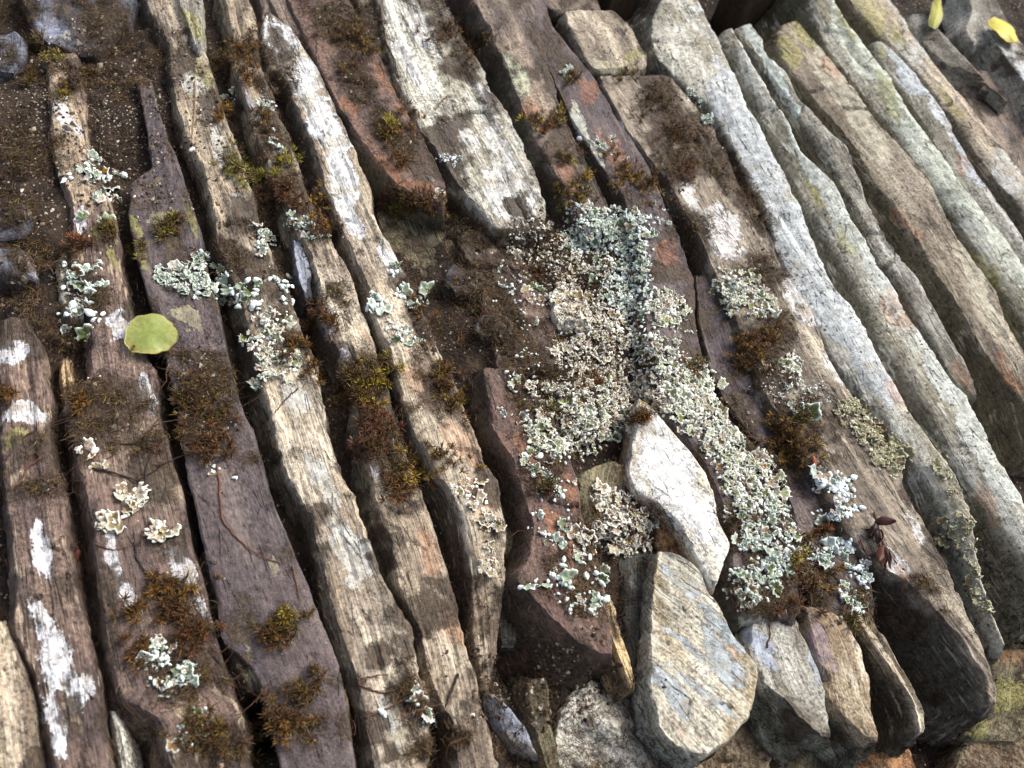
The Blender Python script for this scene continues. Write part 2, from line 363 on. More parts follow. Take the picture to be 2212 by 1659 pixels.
    for k in range(2 if name == 'slate' and len(s) > 60 else 0):
        s0 = s[-1]*(.5+.48*noise(np.array([k*5.7+seed]), np.array([.3]), np.array([seed*.9]))[0])
        ds_ = S-s0-.35*T*noise(np.array([k*3.1]), np.array([seed*.7]), np.array([.2]))[0]*3-.0022*fbm(T*160, 0*T+k, 0*T, seed+201+k, 3)
        part = np.clip((T*(1 if (seed+k) % 2 else -1)+.003)*400, 0, 1)
        topd = topd-part*(.0016*np.exp(-(ds_/.0006)**2)+.0011*(ds_ > 0)*np.exp(-np.maximum(ds_, 0)/.03))
    istop = (sd_ == 0)
    fade = np.clip(de/(.0015), .25, 1)
    Z = Z+np.where(istop, topd*fade, 0)
    outd = amp*(.5*lowf+.35*med+.45*ter)+.0005*fbm(S*60, Zl*700, 0*S, seed+5, 3)
    gx = np.where(side_l > 0, -1, np.where(side_r > 0, 1, 0))[None, :]
    P = P+ow[idx][:, None, :]*((gx*(outd+(flare*side_l+fr_*side_r)[None, :]*(.9+.35*lowf)))[..., None])
    ca = np.clip(drop/.004, 0, 1)[:, None]
    P = P+(tg[idx]*dirn[:, None])[:, None, :]*((ca*(1.6*amp*(1.4*lowf+.5*med+.9*ter)+.12*drop[:, None]+.0008))[..., None])
    P[..., 2] = Z
    u0, v0 = to_px(P); mf = moss_field(u0+20*noise(u0/30, v0/30, 0*u0, 3), v0+20*noise(u0/30, v0/30, 0*u0, 4))*moss+(moss-1)
    P[..., 2] += istop*np.clip(mf*1.5+.5*fbm(P[..., 0]*160, P[..., 1]*160, 0*u0, 71, 3), 0, 1)*(.0012+.0013*fbm(P[..., 0]*330, P[..., 1]*330, 0*u0, 72, 3))
    V = P.reshape(-1, 3); F = grid_faces(len(idx), cols)
    u, v = to_px(V); Sf, Tf, Zf = S.ravel(), T.ravel(), Zl.ravel()
    p = [lin(x) for x in PAL[pal]]
    f1 = np.clip(.5+1.9*fbm(Sf*24, Tf*110, Zf*70, seed+3, 4), 0, 1)[:, None]
    base = p[0]*(1-f1)+p[1]*f1
    f2 = np.clip(2.2*fbm(Sf*20, Tf*75, Zf*60, seed+23, 4)-.15, 0, 1)[:, None]*.6
    base = base*(1-f2)+p[2]*f2
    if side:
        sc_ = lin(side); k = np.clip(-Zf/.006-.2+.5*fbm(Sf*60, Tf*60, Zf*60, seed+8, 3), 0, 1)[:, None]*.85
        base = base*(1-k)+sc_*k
    N = len(V)
    wu = u+26*fbm(V[:, 0]*70, V[:, 1]*70, V[:, 2]*70, seed+13, 3); wv = v+26*fbm(V[:, 0]*70+9, V[:, 1]*70, V[:, 2]*70, seed+14, 3)
    md = moss_field(wu, wv)*moss+(moss-1)
    if name == 'slate' and asym == 0: md = np.maximum(md, 1.5*fbm(u/75, v/75, 0*u, 301, 4)-.34-.5*(1-moss)+.35*np.clip(np.abs(T0.ravel())/np.median(wd)*2-.6, 0, .6))
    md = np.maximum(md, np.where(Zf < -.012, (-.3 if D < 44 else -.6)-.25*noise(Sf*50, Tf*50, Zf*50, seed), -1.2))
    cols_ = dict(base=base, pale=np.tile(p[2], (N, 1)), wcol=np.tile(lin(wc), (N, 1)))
    fl = dict(mw=blob_field(wu, wv, W)+(np.clip(T0.ravel()/np.median(wd), -.6, .6)*1.1+.5)*(asym > 0), mg=blob_field(wu, wv, Gn), mr=blob_field(wu, wv, R), md=md, streak=np.full(N, st), dots=np.full(N, dots-.5))  # white mask also rises from left to right across the left-falling slates
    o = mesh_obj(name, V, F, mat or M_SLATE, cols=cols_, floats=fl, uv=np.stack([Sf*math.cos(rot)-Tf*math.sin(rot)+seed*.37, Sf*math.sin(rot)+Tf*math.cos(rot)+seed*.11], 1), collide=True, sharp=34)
    tag(o, lab, cat, 'slates set on edge' if name == 'slate' else None)
    STONES[key] = o
    return o

exec_rows = None
X = stone
X('s1', 'pale golden slate cut off by the bottom left corner of the photo', 4, [(1335,-70,6),(1420,-60,36),(1530,-50,64),(1659,-40,83),(1750,-30,98)], 'tan', st=.7)
X('s2', 'slate at the far left with a bright white crust low down and cream patches above', 3,
  [(690,2,50),(760,-10,90),(850,0,106),(992,2,112),(1118,18,140),(1230,28,153),(1350,31,178),(1446,66,203),(1541,92,213),(1659,112,232),(1750,125,250)], 'brown', wc=(236,236,240),
  W=[(28,755,26,48,80),(60,900,26,55,90),(92,1190,65,22,75),(100,1345,70,24,70),(125,1430,75,40,80),(165,1500,45,26,100),(118,1570,80,22,75)], Gn=[(30,950,20,40)], st=.8)
X('s2b', 'short pale greenish slate sliver beside the dark hollow at bottom left', -3, [(1540,236,246),(1590,246,266),(1659,256,276),(1750,270,292)], 'pale', st=.5, D=24)
X('s3s', 'thin stick-like slate sliver standing left of the mossy brown slate', 1, [(772,131,144),(832,134,156),(900,137,160)], 'gold', D=16, r=1.5, st=1.)
X('a', 'long brown and buff slate left of the dark purple slate, crossed by roots', 3,
  [(112,100,165),(200,106,180),(290,107,187),(350,126,200),(420,148,228),(468,162,250),(555,150,258),(600,165,266),(664,188,281),(730,200,302),(810,195,334),(880,136,340),(940,150,358),(992,160,372),(1048,173,392),(1146,196,409),(1244,207,437),(1348,222,460),(1418,232,477),(1502,250,505),(1525,290,512),(1548,340,520),(1659,372,531),(1750,390,560)],
  'brown', wc=(222,220,222), W=[(135,250,50,18,80),(165,280,25,12),(170,480,40,14,90),(260,700,36,24,80),(320,850,50,16,80),(330,770,20,8),(400,1250,60,26,70),(420,1310,30,26,60),(250,1200,60,18,80),(280,1290,40,16)],
  Gn=[(225,500,40,22,80),(245,560,30,10)], R=[(110,130,12,8)], st=.75)
X('ab', 'small whitish sliver on the left side of the long brown slate', 0, [(540,140,165),(575,124,160),(640,130,170),(690,150,185)], 'pale', D=20, r=1.5, st=.7)
X('p', 'dark purple slate with a narrow neck, widening beside the deep black gap', 4,
  [(168,291,327),(224,305,339),(300,322,364),(364,330,390),(395,282,398),(454,274,420),(524,288,434),(608,308,452),(672,330,472),(760,355,492),(850,378,512),(936,390,546),(1034,405,574),(1104,424,597),(1200,446,640),(1306,470,682),(1390,486,713),(1446,545,738),(1480,562,742),(1516,570,748),(1586,591,757),(1659,605,765),(1750,625,785)],
  'purple', wc=(150,141,118), W=[(405,690,40,24,20),(600,1225,30,10,80),(530,1400,60,10,70),(345,475,24,12,10)], Gn=[(415,470,50,10,70),(370,520,40,18,60),(292,480,40,14,70),(310,560,30,12),(470,650,40,8)], st=.2, rough=.8, r=1.6, cracks=1, tilt=2, flare=0)
X('ps', 'thin pale sliver leaning along the left side of the purple slate above the gap', 0, [(1185,450,458),(1290,468,484),(1380,490,520),(1440,508,556),(1482,530,562)], 'plum', wc=(196,186,150), W=[(535,1445,40,22,70),(485,1300,80,8,70)], D=20, r=1.5, st=.6)
X('t', 'long grey buff slate like weathered timber, from the top edge down beside the purple slate', 5,
  [(-60,296,398),(0,316,420),(98,361,437),(154,366,459),(210,376,476),(302,405,504),(358,430,524),(420,452,552),(482,464,560),(540,475,585),(620,505,625),(700,535,652),(762,548,672),(846,566,692),(936,592,708),(1034,622,745),(1118,660,780),(1202,688,806),(1260,700,828),(1348,732,890),(1432,758,908),(1488,772,925),(1560,788,926),(1659,806,925),(1750,820,940)],
  'tan', wc=(206,204,196), W=[(430,200,70,22,62),(480,330,60,14,65),(530,460,40,18,70),(640,870,40,26,60),(700,1040,60,22,62),(760,1200,80,30,65),(850,1570,70,16,70)],
  Gn=[(430,150,80,16,65),(520,370,36,18,60)], st=.8, rough=1.5, side=(92,88,72), crown=2, r=5)
X('tt', 'short grey slate flake on top of the timber-like slate near the top edge', 9, [(-40,380,430),(20,395,432),(60,408,437),(104,425,438)], 'grey', Gn=[(410,50,50,20)], D=12, r=1.5)
X('q', 'mossy narrow slate between the timber-like slate and the white crusted slate', 3,
  [(-60,470,520),(60,498,555),(170,512,575),(290,550,622),(400,600,662),(470,630,688),(540,665,733),(600,684,762),(667,694,782),(734,712,804),(812,755,826),(922,768,860),(1034,802,900),(1132,828,937),(1202,846,955),(1278,864,979),(1376,906,1004),(1460,920,1024),(1510,946,1035),(1572,980,1055),(1659,988,1080),(1750,998,1100)],
  'tan', wc=(178,178,188), W=[(545,230,40,12),(705,700,45,20,70),(745,780,40,16,60),(810,1010,40,14,80)], R=[(790,730,30,10),(930,1200,60,20,65),(970,1350,60,20,65)], st=.8, rough=1.3, side=(110,106,92), crown=2, r=4)
X('qb', 'small blue grey slate splinter in the gap beside the mossy narrow slate', 0, [(515,632,652),(580,640,668),(645,656,673)], 'blue', wc=(168,172,186), W=[(652,570,50,20,80)], D=22, r=1.5, st=.6)
X('qc', 'dark grey slate top between the timber-like slate and the white crusted slate at the top', 2, [(-60,540,600),(0,562,616),(40,566,606),(110,545,566),(200,590,606)], 'plum', D=20)
X('w', 'slate with a thick bright white crust on top, brown and mossy lower down', 6,
  [(28,576,590),(60,565,628),(92,562,652),(140,581,686),(182,622,702),(252,651,735),(308,677,760),(392,697,794),(464,720,812),(538,757,847),(600,790,885),(678,805,915),(748,839,948),(846,862,990),(914,881,1020),(998,932,1050),(1048,962,1080),(1126,1000,1094),(1200,1010,1097,-3),(1264,1015,1088,-7),(1340,1020,1076,-12),(1420,1030,1066,-16),(1500,1042,1060,-22)],
  'tan', wc=(228,229,230), W=[(610,85,60,40,60),(660,180,80,34,62),(710,280,80,36,66),(750,400,85,34,66),(770,480,60,20,70),(850,560,50,24,55)], R=[(1000,960,80,22,60),(1040,1080,60,30,60),(900,830,60,20)], st=.8, rough=1.2, side=(70,62,48), crown=1.5, r=3)
X('wt', 'dark brown slate top above the white crusted slate at the top edge', 4, [(-60,556,612),(0,580,634),(40,600,645),(78,625,660)], 'plum', D=24)
X('r', 'broad reddish mossy slate with a dark undercut left side and a rounded tip', 8,
  [(-60,600,720),(28,633,770),(98,668,811),(168,702,839),(218,725,867),(280,765,903),(330,798,931),(392,850,962),(420,892,965),(442,928,958)],
  'red', wc=(220,224,220), W=[(940,425,14,12,0),(925,385,14,5)], R=[(745,225,30,12,50),(850,380,60,14,40),(830,170,40,20),(900,405,40,14,30)], st=.25, rough=.9, side=(84,80,60), D=34, tilt=2, cracks=1)
X('ru', 'low olive brown slate below the tip of the broad reddish slate', -9, [(425,812,950),(500,826,985),(566,868,1006),(640,925,1030),(700,962,1030),(760,985,1048),(862,1000,1052),(950,1025,1072),(1080,1062,1110),(1200,1090,1150),(1300,1110,1160)], 'olive', D=22, st=1.1, rough=1.6, side=(66,60,46))
X('c', 'cracked off-white slate with a brown mossy top, left of the upright mint lichen', 7,
  [(-60,785,940),(0,815,958),(92,830,1001),(150,850,1045),(196,868,1065),(252,895,1105),(322,935,1133),(392,985,1162),(448,1030,1177),(500,1078,1178)],
  'pale', wc=(222,220,216), W=[(870,120,60,16,65),(910,60,60,22),(1000,290,60,20,60),(1100,410,80,40,50),(1080,310,70,26,60),(1050,210,50,20,60),(1120,460,50,45,30)], st=.8, rough=1.9, side=(92,88,70), cracks=4, crown=2)
X('nb', 'dark blue-grey stone nub poking from the peaty dirt left of the lichen colony', 2, [(570,968,1008),(598,960,1046),(630,985,1034)], 'blue', name='stone', cat='stone', D=14, r=1.2, st=.2, rough=2.4, cracks=0, moss=.75)
X('nc', 'second dark stone nub lower in the peaty dirt, with a rusty spot', 2, [(676,1048,1088),(702,1034,1106),(726,1052,1096)], 'blue', R=[(1072,700,8,8)], name='stone', cat='stone', D=14, r=1.2, st=.2, rough=2.4, cracks=0, moss=.75)
X('rx', 'slate buried under peaty dirt and roots, left of the cream lichen', -1, [(500,990,1085),(560,1012,1130),(640,1040,1185),(720,1062,1205),(800,1072,1200)], 'brown', D=26, st=.5, rough=2.2, side=(66,56,46))
X('ct', 'small dark purple slate wedge between the broad reddish slate and the cracked off-white slate', 3, [(-60,740,790),(10,772,820),(60,785,824),(110,812,830),(200,840,862)], 'plum', D=30)
X('d', 'brownish purple slate with a pale green patch, right of the cracked off-white slate', 7,
  [(-60,985,1120),(0,1020,1150),(60,1055,1165),(126,1087,1180),(210,1118,1205),(302,1157,1245),(360,1190,1275),(431,1235,1308),(500,1260,1335)],
  'plum', wc=(186,188,160), W=[(1115,165,62,20,58)], R=[(1220,360,60,26,60),(1150,240,30,20)], Gn=[(1240,350,20,8)], st=.45, side=(66,70,54), D=38)
X('e', 'reddish purple slate carrying the long trail of frilly lichen', 5,
  [(-60,1105,1158),(56,1150,1195),(112,1170,1241),(168,1192,1285),(252,1232,1331),(308,1268,1370),(364,1302,1404),(420,1344,1430),(500,1372,1462),(594,1388,1500),(700,1394,1502),(790,1416,1520),(838,1428,1540),(908,1444,1580),(950,1482,1622),(1006,1526,1660),(1048,1546,1684),(1090,1561,1704),(1146,1582,1714),(1216,1578,1722),(1290,1588,1728),(1330,1604,1732)],
  'purple', wc=(196,196,184), W=[(1255,270,50,14,60),(1290,330,40,10),(1620,1330,40,20,0)], R=[(1330,330,70,18,58),(1270,200,40,20),(1450,560,60,20)], Gn=[(1232,165,16,16)], st=.35, rough=1., side=(74,72,58), D=34)
X('fa', 'flat-topped brown slate with an olive right edge, near the dark boards at the top', 7, [(20,1215,1325),(60,1232,1365),(112,1258,1396),(135,1272,1400),(152,1290,1396)], 'taupe', wc=(176,170,146), W=[(1330,142,50,14,10)], Gn=[(1385,110,10,40,60)], st=.3, D=26, side=(80,74,56))
X('fb', 'grey brown slate end sticking in at the very top, right of centre', 5, [(-60,1130,1250),(0,1160,1290),(24,1190,1300)], 'plum', D=26)
X('f', 'longest slate, moss covered with white patches, running down to a dark face at lower right', 6,
  [(160,1290,1444),(196,1306,1476),(266,1342,1538),(322,1388,1560),(378,1432,1590),(420,1458,1612),(496,1504,1658),(566,1530,1683),(605,1552,1711),(664,1580,1752),(734,1605,1774),(790,1628,1804),(860,1655,1848),(919,1695,1890),(992,1735,1946),(1048,1768,1956),(1104,1798,1982),(1146,1822,2010),(1202,1870,2038),(1260,1960,2066),(1348,2046,2108),(1424,2106,2140),(1474,2130,2154),(1525,2142,2152)],
  'taupe', wc=(220,216,212), W=[(1568,512,60,40,70),(1545,470,30,30),(1722,650,70,22,62),(1490,425,50,14,60),(1480,480,30,14),(1800,800,40,14,60),(1350,290,40,14,60),(1850,1190,40,40,0),(1935,1215,60,20,30),(1990,1150,60,10,55)], Gn=[(1700,890,40,20)], R=[(1960,1240,30,14)], st=.5, rough=1.5, side=(66,68,62), D=62, r=3, flare=.35)
X('m', 'low mossy slate in the gap between the lichen trail and the longest slate', 1,
  [(590,1506,1542),(700,1512,1594),(790,1530,1622),(838,1548,1650),(908,1590,1688),(1006,1668,1735),(1048,1690,1768),(1104,1710,1798),(1146,1722,1820),(1202,1728,1850),(1260,1738,1882),(1310,1744,1892),(1340,1765,1890)], 'purple', st=.4, D=30, side=(80,72,58))
X('g', 'big grey slate with a white lichen crust and black dots, right of the mossy slate', 9,
  [(-60,1450,1478),(0,1425,1512),(56,1408,1538),(106,1418,1564),(168,1478,1594),(210,1530,1610),(280,1570,1650),(350,1606,1684),(448,1650,1735),(552,1692,1772),(616,1722,1803),(664,1752,1845),(734,1792,1885),(812,1845,1930),(900,1905,1976),(953,1950,2012),(1034,2010,2074),(1098,2050,2096),(1180,2075,2110),(1260,2100,2126),(1340,2130,2150),(1400,2158,2174)],
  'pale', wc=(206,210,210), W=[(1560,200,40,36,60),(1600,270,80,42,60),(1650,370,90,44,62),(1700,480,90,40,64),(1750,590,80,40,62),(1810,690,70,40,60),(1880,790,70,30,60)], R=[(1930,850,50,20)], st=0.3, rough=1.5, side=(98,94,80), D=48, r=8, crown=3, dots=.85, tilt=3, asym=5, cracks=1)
X('h', 'long pale slate with black-speckled cream lichen low down, right of the big grey slate', 8,
  [(56,1556,1582),(84,1562,1600),(140,1592,1629),(196,1624,1663),(252,1656,1699),(322,1694,1733),(364,1712,1775),(406,1735,1806),(482,1778,1848),(552,1815,1890),(616,1855,1930),(712,1903,1985),(804,1958,2050),(880,2005,2105),(964,2058,2150),(1048,2112,2197),(1104,2145,2225),(1216,2225,2290),(1320,2290,2360)],
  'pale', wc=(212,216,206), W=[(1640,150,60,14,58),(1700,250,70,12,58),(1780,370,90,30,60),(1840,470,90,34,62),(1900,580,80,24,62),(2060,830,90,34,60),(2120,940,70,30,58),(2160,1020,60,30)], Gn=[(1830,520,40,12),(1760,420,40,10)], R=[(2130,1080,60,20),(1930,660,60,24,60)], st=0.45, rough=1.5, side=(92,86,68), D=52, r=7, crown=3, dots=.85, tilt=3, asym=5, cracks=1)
X('i', 'narrow ridge-like slate with a mint white crest, right of the speckled pale slate', 7,
  [(48,1590,1620),(70,1600,1638),(120,1630,1660),(162,1668,1703),(210,1697,1727),(258,1732,1772),(322,1782,1833),(392,1824,1862),(440,1843,1880),(504,1878,1909),(560,1912,1950),(608,1950,1991),(678,1985,2030),(740,2022,2063),(796,2058,2098),(856,2094,2116)],
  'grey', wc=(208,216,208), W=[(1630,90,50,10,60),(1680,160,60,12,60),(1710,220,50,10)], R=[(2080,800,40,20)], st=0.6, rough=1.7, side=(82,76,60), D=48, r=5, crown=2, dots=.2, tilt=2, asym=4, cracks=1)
X('j', 'mossy-headed slate turning purple grey, in front of the big pale slate at right', 7,
  [(42,1688,1722),(84,1678,1760),(112,1690,1786),(157,1712,1817),(190,1752,1845),(230,1790,1873),(266,1822,1901),(322,1862,1957),(392,1898,2010),(454,1945,2040),(510,1985,2069),(566,2022,2111),(622,2062,2153),(706,2110,2181),(762,2145,2212),(846,2205,2255),(940,2265,2310)],
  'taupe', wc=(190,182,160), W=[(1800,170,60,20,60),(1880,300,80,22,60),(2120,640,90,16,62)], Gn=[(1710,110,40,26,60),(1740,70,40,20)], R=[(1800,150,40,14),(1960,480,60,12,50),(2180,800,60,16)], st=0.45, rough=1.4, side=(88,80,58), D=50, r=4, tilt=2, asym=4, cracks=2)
X('k', 'broad pale slate with yellow-green and white crust running to the right edge', 9,
  [(-60,1735,1775),(0,1752,1803),(42,1770,1828),(98,1798,1873),(154,1840,1915),(196,1874,1937),(280,1940,1999),(350,1985,2047),(406,2025,2083),(482,2080,2150),(580,2150,2222),(636,2185,2260),(706,2230,2300),(800,2290,2350)],
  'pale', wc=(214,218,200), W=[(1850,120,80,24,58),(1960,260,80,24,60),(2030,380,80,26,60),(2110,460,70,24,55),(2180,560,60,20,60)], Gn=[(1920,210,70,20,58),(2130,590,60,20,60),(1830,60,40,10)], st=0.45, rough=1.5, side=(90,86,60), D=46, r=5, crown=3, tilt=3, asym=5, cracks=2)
X('l', 'pale slate with a blue-white stripe near the right edge, behind the yellow-green crusted one', 6,
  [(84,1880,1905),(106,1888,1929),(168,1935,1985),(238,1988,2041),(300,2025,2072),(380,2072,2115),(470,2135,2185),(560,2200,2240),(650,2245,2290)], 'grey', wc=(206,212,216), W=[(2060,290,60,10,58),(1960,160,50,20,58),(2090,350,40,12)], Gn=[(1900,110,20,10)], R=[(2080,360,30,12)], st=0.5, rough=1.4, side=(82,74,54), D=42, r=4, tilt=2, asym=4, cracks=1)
X('n', 'dark mossy slate with a pale buff lower ridge near the upper right edge', 7,
  [(-60,1815,1890),(0,1845,1923),(56,1895,1963),(98,1932,1990),(157,1988,2035),(238,2058,2105),(322,2116,2170),(378,2158,2215),(446,2215,2260),(540,2275,2320)], 'tan', wc=(206,204,196), W=[(1960,110,40,14,50),(2170,390,50,20,58)], Gn=[(1890,30,50,24,50),(1950,80,30,12),(2060,230,40,10)], st=0.5, rough=1.5, side=(78,72,58), D=42, r=4, tilt=2, asym=4, cracks=1)
X('o', 'dark grey spade-shaped slate with a thin light edge at upper right', 2, [(28,1970,1996),(56,1966,2022),(98,2000,2062),(140,2045,2100),(180,2105,2135),(218,2164,2180)], 'grey', R=[(2130,170,60,5,50)], st=.25, D=9, r=1.5, tilt=6)
X('o2', 'grey slate block behind the spade-shaped slate at the upper right', -6, [(150,2075,2140),(200,2080,2200),(260,2110,2250),(330,2160,2260),(400,2200,2280)], 'plum', st=.3, D=20)
X('o3', 'dim grey slate between the two yellow leaves at the top right', 2, [(-50,2080,2130),(20,2100,2165),(60,2085,2185),(90,2095,2190)], 'grey', st=.3, D=20)
X('o4', 'pale mottled slate under the yellow leaf at the upper right edge', 6, [(60,2130,2185),(120,2170,2225),(180,2215,2260),(260,2250,2310)], 'grey', wc=(200,204,204), W=[(2200,150,50,20,50)], st=.4, D=30)
# other stones
X('b1', 'dark blue-grey flat stone lying in the top left corner', 3, [(-60,40,285),(0,50,288),(50,64,284),(84,78,245),(112,145,215)], 'blue', W=[(120,60,40,10,20)], wc=(130,136,156), name='stone', cat='stone', st=.3, rough=2.2, r=1.2, D=20, cracks=0, moss=1)
X('b2', 'small grey stone at the left edge below the dark flat stone', 2, [(66,-40,40),(105,-40,56),(150,-40,38)], 'blue', name='stone', cat='stone', st=.35, r=1.6, rough=1.8, D=16, cracks=0, moss=.5)
X('b3', 'grey blotched stone bedded in moss at the left edge', 2, [(425,-50,32),(460,-50,64),(512,-50,48)], 'blue', W=[(40,460,20,18)], wc=(190,190,196), name='stone', cat='stone', st=.35, r=1.4, rough=2.4, D=16, cracks=1, moss=.8)
X('b4', 'lilac grey stone in the moss, lower at the left edge', 2, [(528,-40,50),(570,-40,72),(604,0,82)], 'blue', W=[(60,580,24,14)], wc=(186,182,196), name='stone', cat='stone', st=.35, r=1.4, rough=2.4, D=16, cracks=1, moss=.8)
X('wp', 'bright white pointed stone between the lichen cushions', 8,
  [(863,1380,1390),(880,1371,1408),(922,1372,1445),(964,1366,1482),(1020,1362,1524),(1060,1380,1540),(1090,1420,1548),(1130,1462,1556),(1174,1488,1580),(1222,1515,1562),(1262,1535,1550)],
  'ivory', wc=(238,237,234), W=[(1430,980,110,60,60),(1500,1100,80,50,60)], R=[(1374,960,80,8,95),(1425,1085,20,8,60)], name='stone', cat='stone', st=.35, rough=.8, D=40, side=(120,84,52), moss=.05, r=1.6, tilt=3, cracks=0, rot=-.2)
X('wb', 'knobbly brown and blue-grey stone tucked under the white pointed stone', -4, [(1062,1392,1430),(1120,1402,1490),(1180,1432,1532),(1226,1490,1538)], 'orange', wc=(140,148,158), W=[(1450,1105,24,16,0),(1500,1190,26,22,0)], name='stone', cat='stone', D=30, st=.3, rough=2.2, r=5, cracks=0, moss=.1)
X('big', 'large pale striped stone with a rounded foot, bottom centre right', 5,
  [(1190,1420,1446),(1205,1418,1478),(1236,1413,1516),(1292,1410,1540),(1368,1405,1582),(1404,1404,1615),(1430,1401,1638),(1460,1398,1645),(1500,1402,1640),(1530,1410,1630),(1558,1416,1614),(1592,1442,1585),(1637,1492,1522)],
  'stripe', wc=(176,184,188), W=[(1520,1500,90,10,42),(1560,1350,90,14,42),(1480,1390,80,8,42),(1470,1260,60,20,50),(1560,1420,80,30,50),(1450,1500,70,20,60)], R=[(1600,1465,14,7,150),(1640,1455,14,6,150),(1470,1590,50,6,45),(1590,1400,26,10,50),(1440,1250,14,5)], name='stone', cat='stone', st=.55, rough=1.4, D=40, side=(150,150,138), moss=0, r=2, tilt=3, cracks=0, rot=-.75)
X('p1', 'olive brown slate stump under the edge of the lichen, left of the white pointed stone', 0, [(1000,1290,1350),(1030,1246,1366),(1070,1249,1370),(1100,1252,1345),(1140,1262,1330)], 'olive', R=[(1350,1040,26,12,60)], D=30, st=1.0, moss=.2, side=(80,74,56))
X('p2', 'shadowy grey-green slate standing against the left side of the large striped stone', -9, [(1185,1330,1440),(1250,1342,1422),(1330,1350,1412),(1400,1356,1406),(1478,1372,1402)], 'dark', D=30, st=.9, moss=.1, wc=(120,124,118), W=[(1380,1260,30,16)])
X('p3', 'splintered straw-coloured slate sliver pointing down to the white mortar', -4, [(1290,1306,1322),(1362,1317,1338),(1420,1336,1358),(1482,1362,1376)], 'gold', D=14, r=1, st=1.4, rough=.8)
X('rr', 'rust red slate ending in a lichen-dotted point above the dark hollow', 5,
  [(790,1042,1120),(850,1050,1160),(922,1068,1200),(992,1104,1232),(1050,1125,1246),(1090,1137,1252),(1132,1150,1266),(1200,1140,1290),(1250,1112,1304),(1300,1162,1312),(1350,1206,1320),(1390,1244,1325),(1418,1302,1324)],
  'red', R=[(1150,1000,80,20,65),(1230,1060,50,16,70),(1210,1150,60,20)], st=.35, D=44, side=(74,62,46), moss=.7, tilt=2)
X('fb1', 'angular pale blue-grey slate flake lying at the bottom centre', -14, [(1494,1041,1055),(1520,1052,1092),(1550,1068,1116),(1580,1088,1139),(1610,1110,1148),(1634,1142,1166)], 'blue', wc=(176,182,196), W=[(1100,1560,90,50,60)], D=6, r=.8, st=.3, rough=.5, tilt=3, moss=0, cracks=0)
X('fb2', 'upright olive slate fragment right of the pale blue-grey flake', -12, [(1464,1145,1184),(1500,1138,1190),(1560,1150,1193),(1620,1170,1206),(1659,1186,1216),(1740,1200,1236)], 'olive', D=16, r=2, st=1., moss=0)
X('fb3', 'dark rounded stub of slate in the shade below the straw-brown slate end', -12, [(1290,1070,1100),(1340,1072,1124),(1392,1082,1114)], 'dark', D=20, r=3, name='stone', cat='stone', cracks=0)
X('qz', 'small cream and orange stone showing through the lichen near the centre', 1, [(606,1206,1236),(640,1190,1262),(680,1196,1284),(706,1216,1276)], 'ivory', R=[(1240,670,26,18,60)], name='stone', cat='stone', D=16, r=3, moss=0, st=.2, cracks=0)
X('c1', 'blue-grey slate end with a wavy broken foot, right of the large striped stone', 0, [(1316,1642,1705),(1351,1624,1727),(1401,1616,1752),(1440,1630,1765),(1474,1650,1775),(1510,1694,1778),(1545,1725,1782),(1590,1772,1800)], 'grey', wc=(166,174,188), W=[(1650,1400,60,24,60),(1760,1440,40,10,70)], D=34, st=.45, rough=2.0, moss=.3, side=(104,104,88), tilt=-2)
X('c2', 'pinkish slate end with a notched tip, between the blue-grey slate end and the black gap', 1, [(1309,1738,1770),(1340,1745,1825),(1404,1761,1862),(1463,1798,1879),(1500,1786,1880),(1540,1812,1885),(1570,1850,1894),(1598,1880,1904)], 'sand', wc=(150,130,130), W=[(1780,1400,70,18,60)], D=34, st=.5, rough=1.8, moss=.3, side=(84,88,76))
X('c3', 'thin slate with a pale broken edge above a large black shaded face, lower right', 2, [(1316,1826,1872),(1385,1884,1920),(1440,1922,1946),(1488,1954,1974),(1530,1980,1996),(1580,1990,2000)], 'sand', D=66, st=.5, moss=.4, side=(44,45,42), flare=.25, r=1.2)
X('c7', 'low dark olive stone cut by the bottom edge, right of the large striped stone', -24, [(1570,1690,1750),(1610,1655,1785),(1659,1640,1800),(1750,1630,1810)], 'olive', name='stone', cat='stone', D=20, r=5, st=.3, rough=2.4, moss=.1)
X('c4', 'reddish orange stone at the bottom edge under the slate ends', -22, [(1588,1800,1930),(1610,1776,1965),(1659,1800,1990),(1750,1820,2010)], 'orange', R=[(1850,1620,60,30,10)], name='stone', cat='stone', D=24, r=5, st=.25, rough=2., moss=0)
X('c5', 'mossy yellow-olive stone at the right edge below the longest slate', -20, [(1395,2120,2280),(1450,2130,2280),(1500,2095,2280),(1560,2078,2260),(1600,2085,2190)], 'olive', Gn=[(2180,1500,80,40,0),(2110,1560,40,30)], R=[(2180,1420,60,16,0),(2020,1520,30,50)], name='stone', cat='stone', D=26, r=6, st=.3, rough=2.4, moss=0)
X('c6', 'sandy pinkish stone in the bottom right corner', -24, [(1560,2160,2280),(1605,2095,2280),(1659,2060,2280),(1760,2060,2280)], 'sand', R=[(2140,1620,60,20,0),(2200,1590,40,14)], name='stone', cat='stone', D=26, r=6, st=.15, rough=2., moss=0, mat=M_MORT)
X('mo', 'lump of white gritty mortar at the bottom edge, left of the large striped stone', -15, [(1488,1262,1392),(1520,1225,1400),(1570,1205,1425),(1610,1200,1480),(1659,1196,1540),(1750,1190,1560)], 'ivory', name='mortar_lump', cat='mortar', D=22, r=4, st=0, rough=3.4, moss=0, mat=M_MORT, crown=1, cracks=0)
X('mo2', 'brownish sandy mortar at the bottom edge, under the foot of the large striped stone', -22, [(1560,1610,1680),(1600,1560,1680),(1640,1500,1670),(1680,1480,1660),(1760,1480,1650)], 'sand', name='mortar_lump', cat='mortar', D=20, r=4, st=0, rough=3.4, moss=0, mat=M_MORT, crown=1, cracks=0)
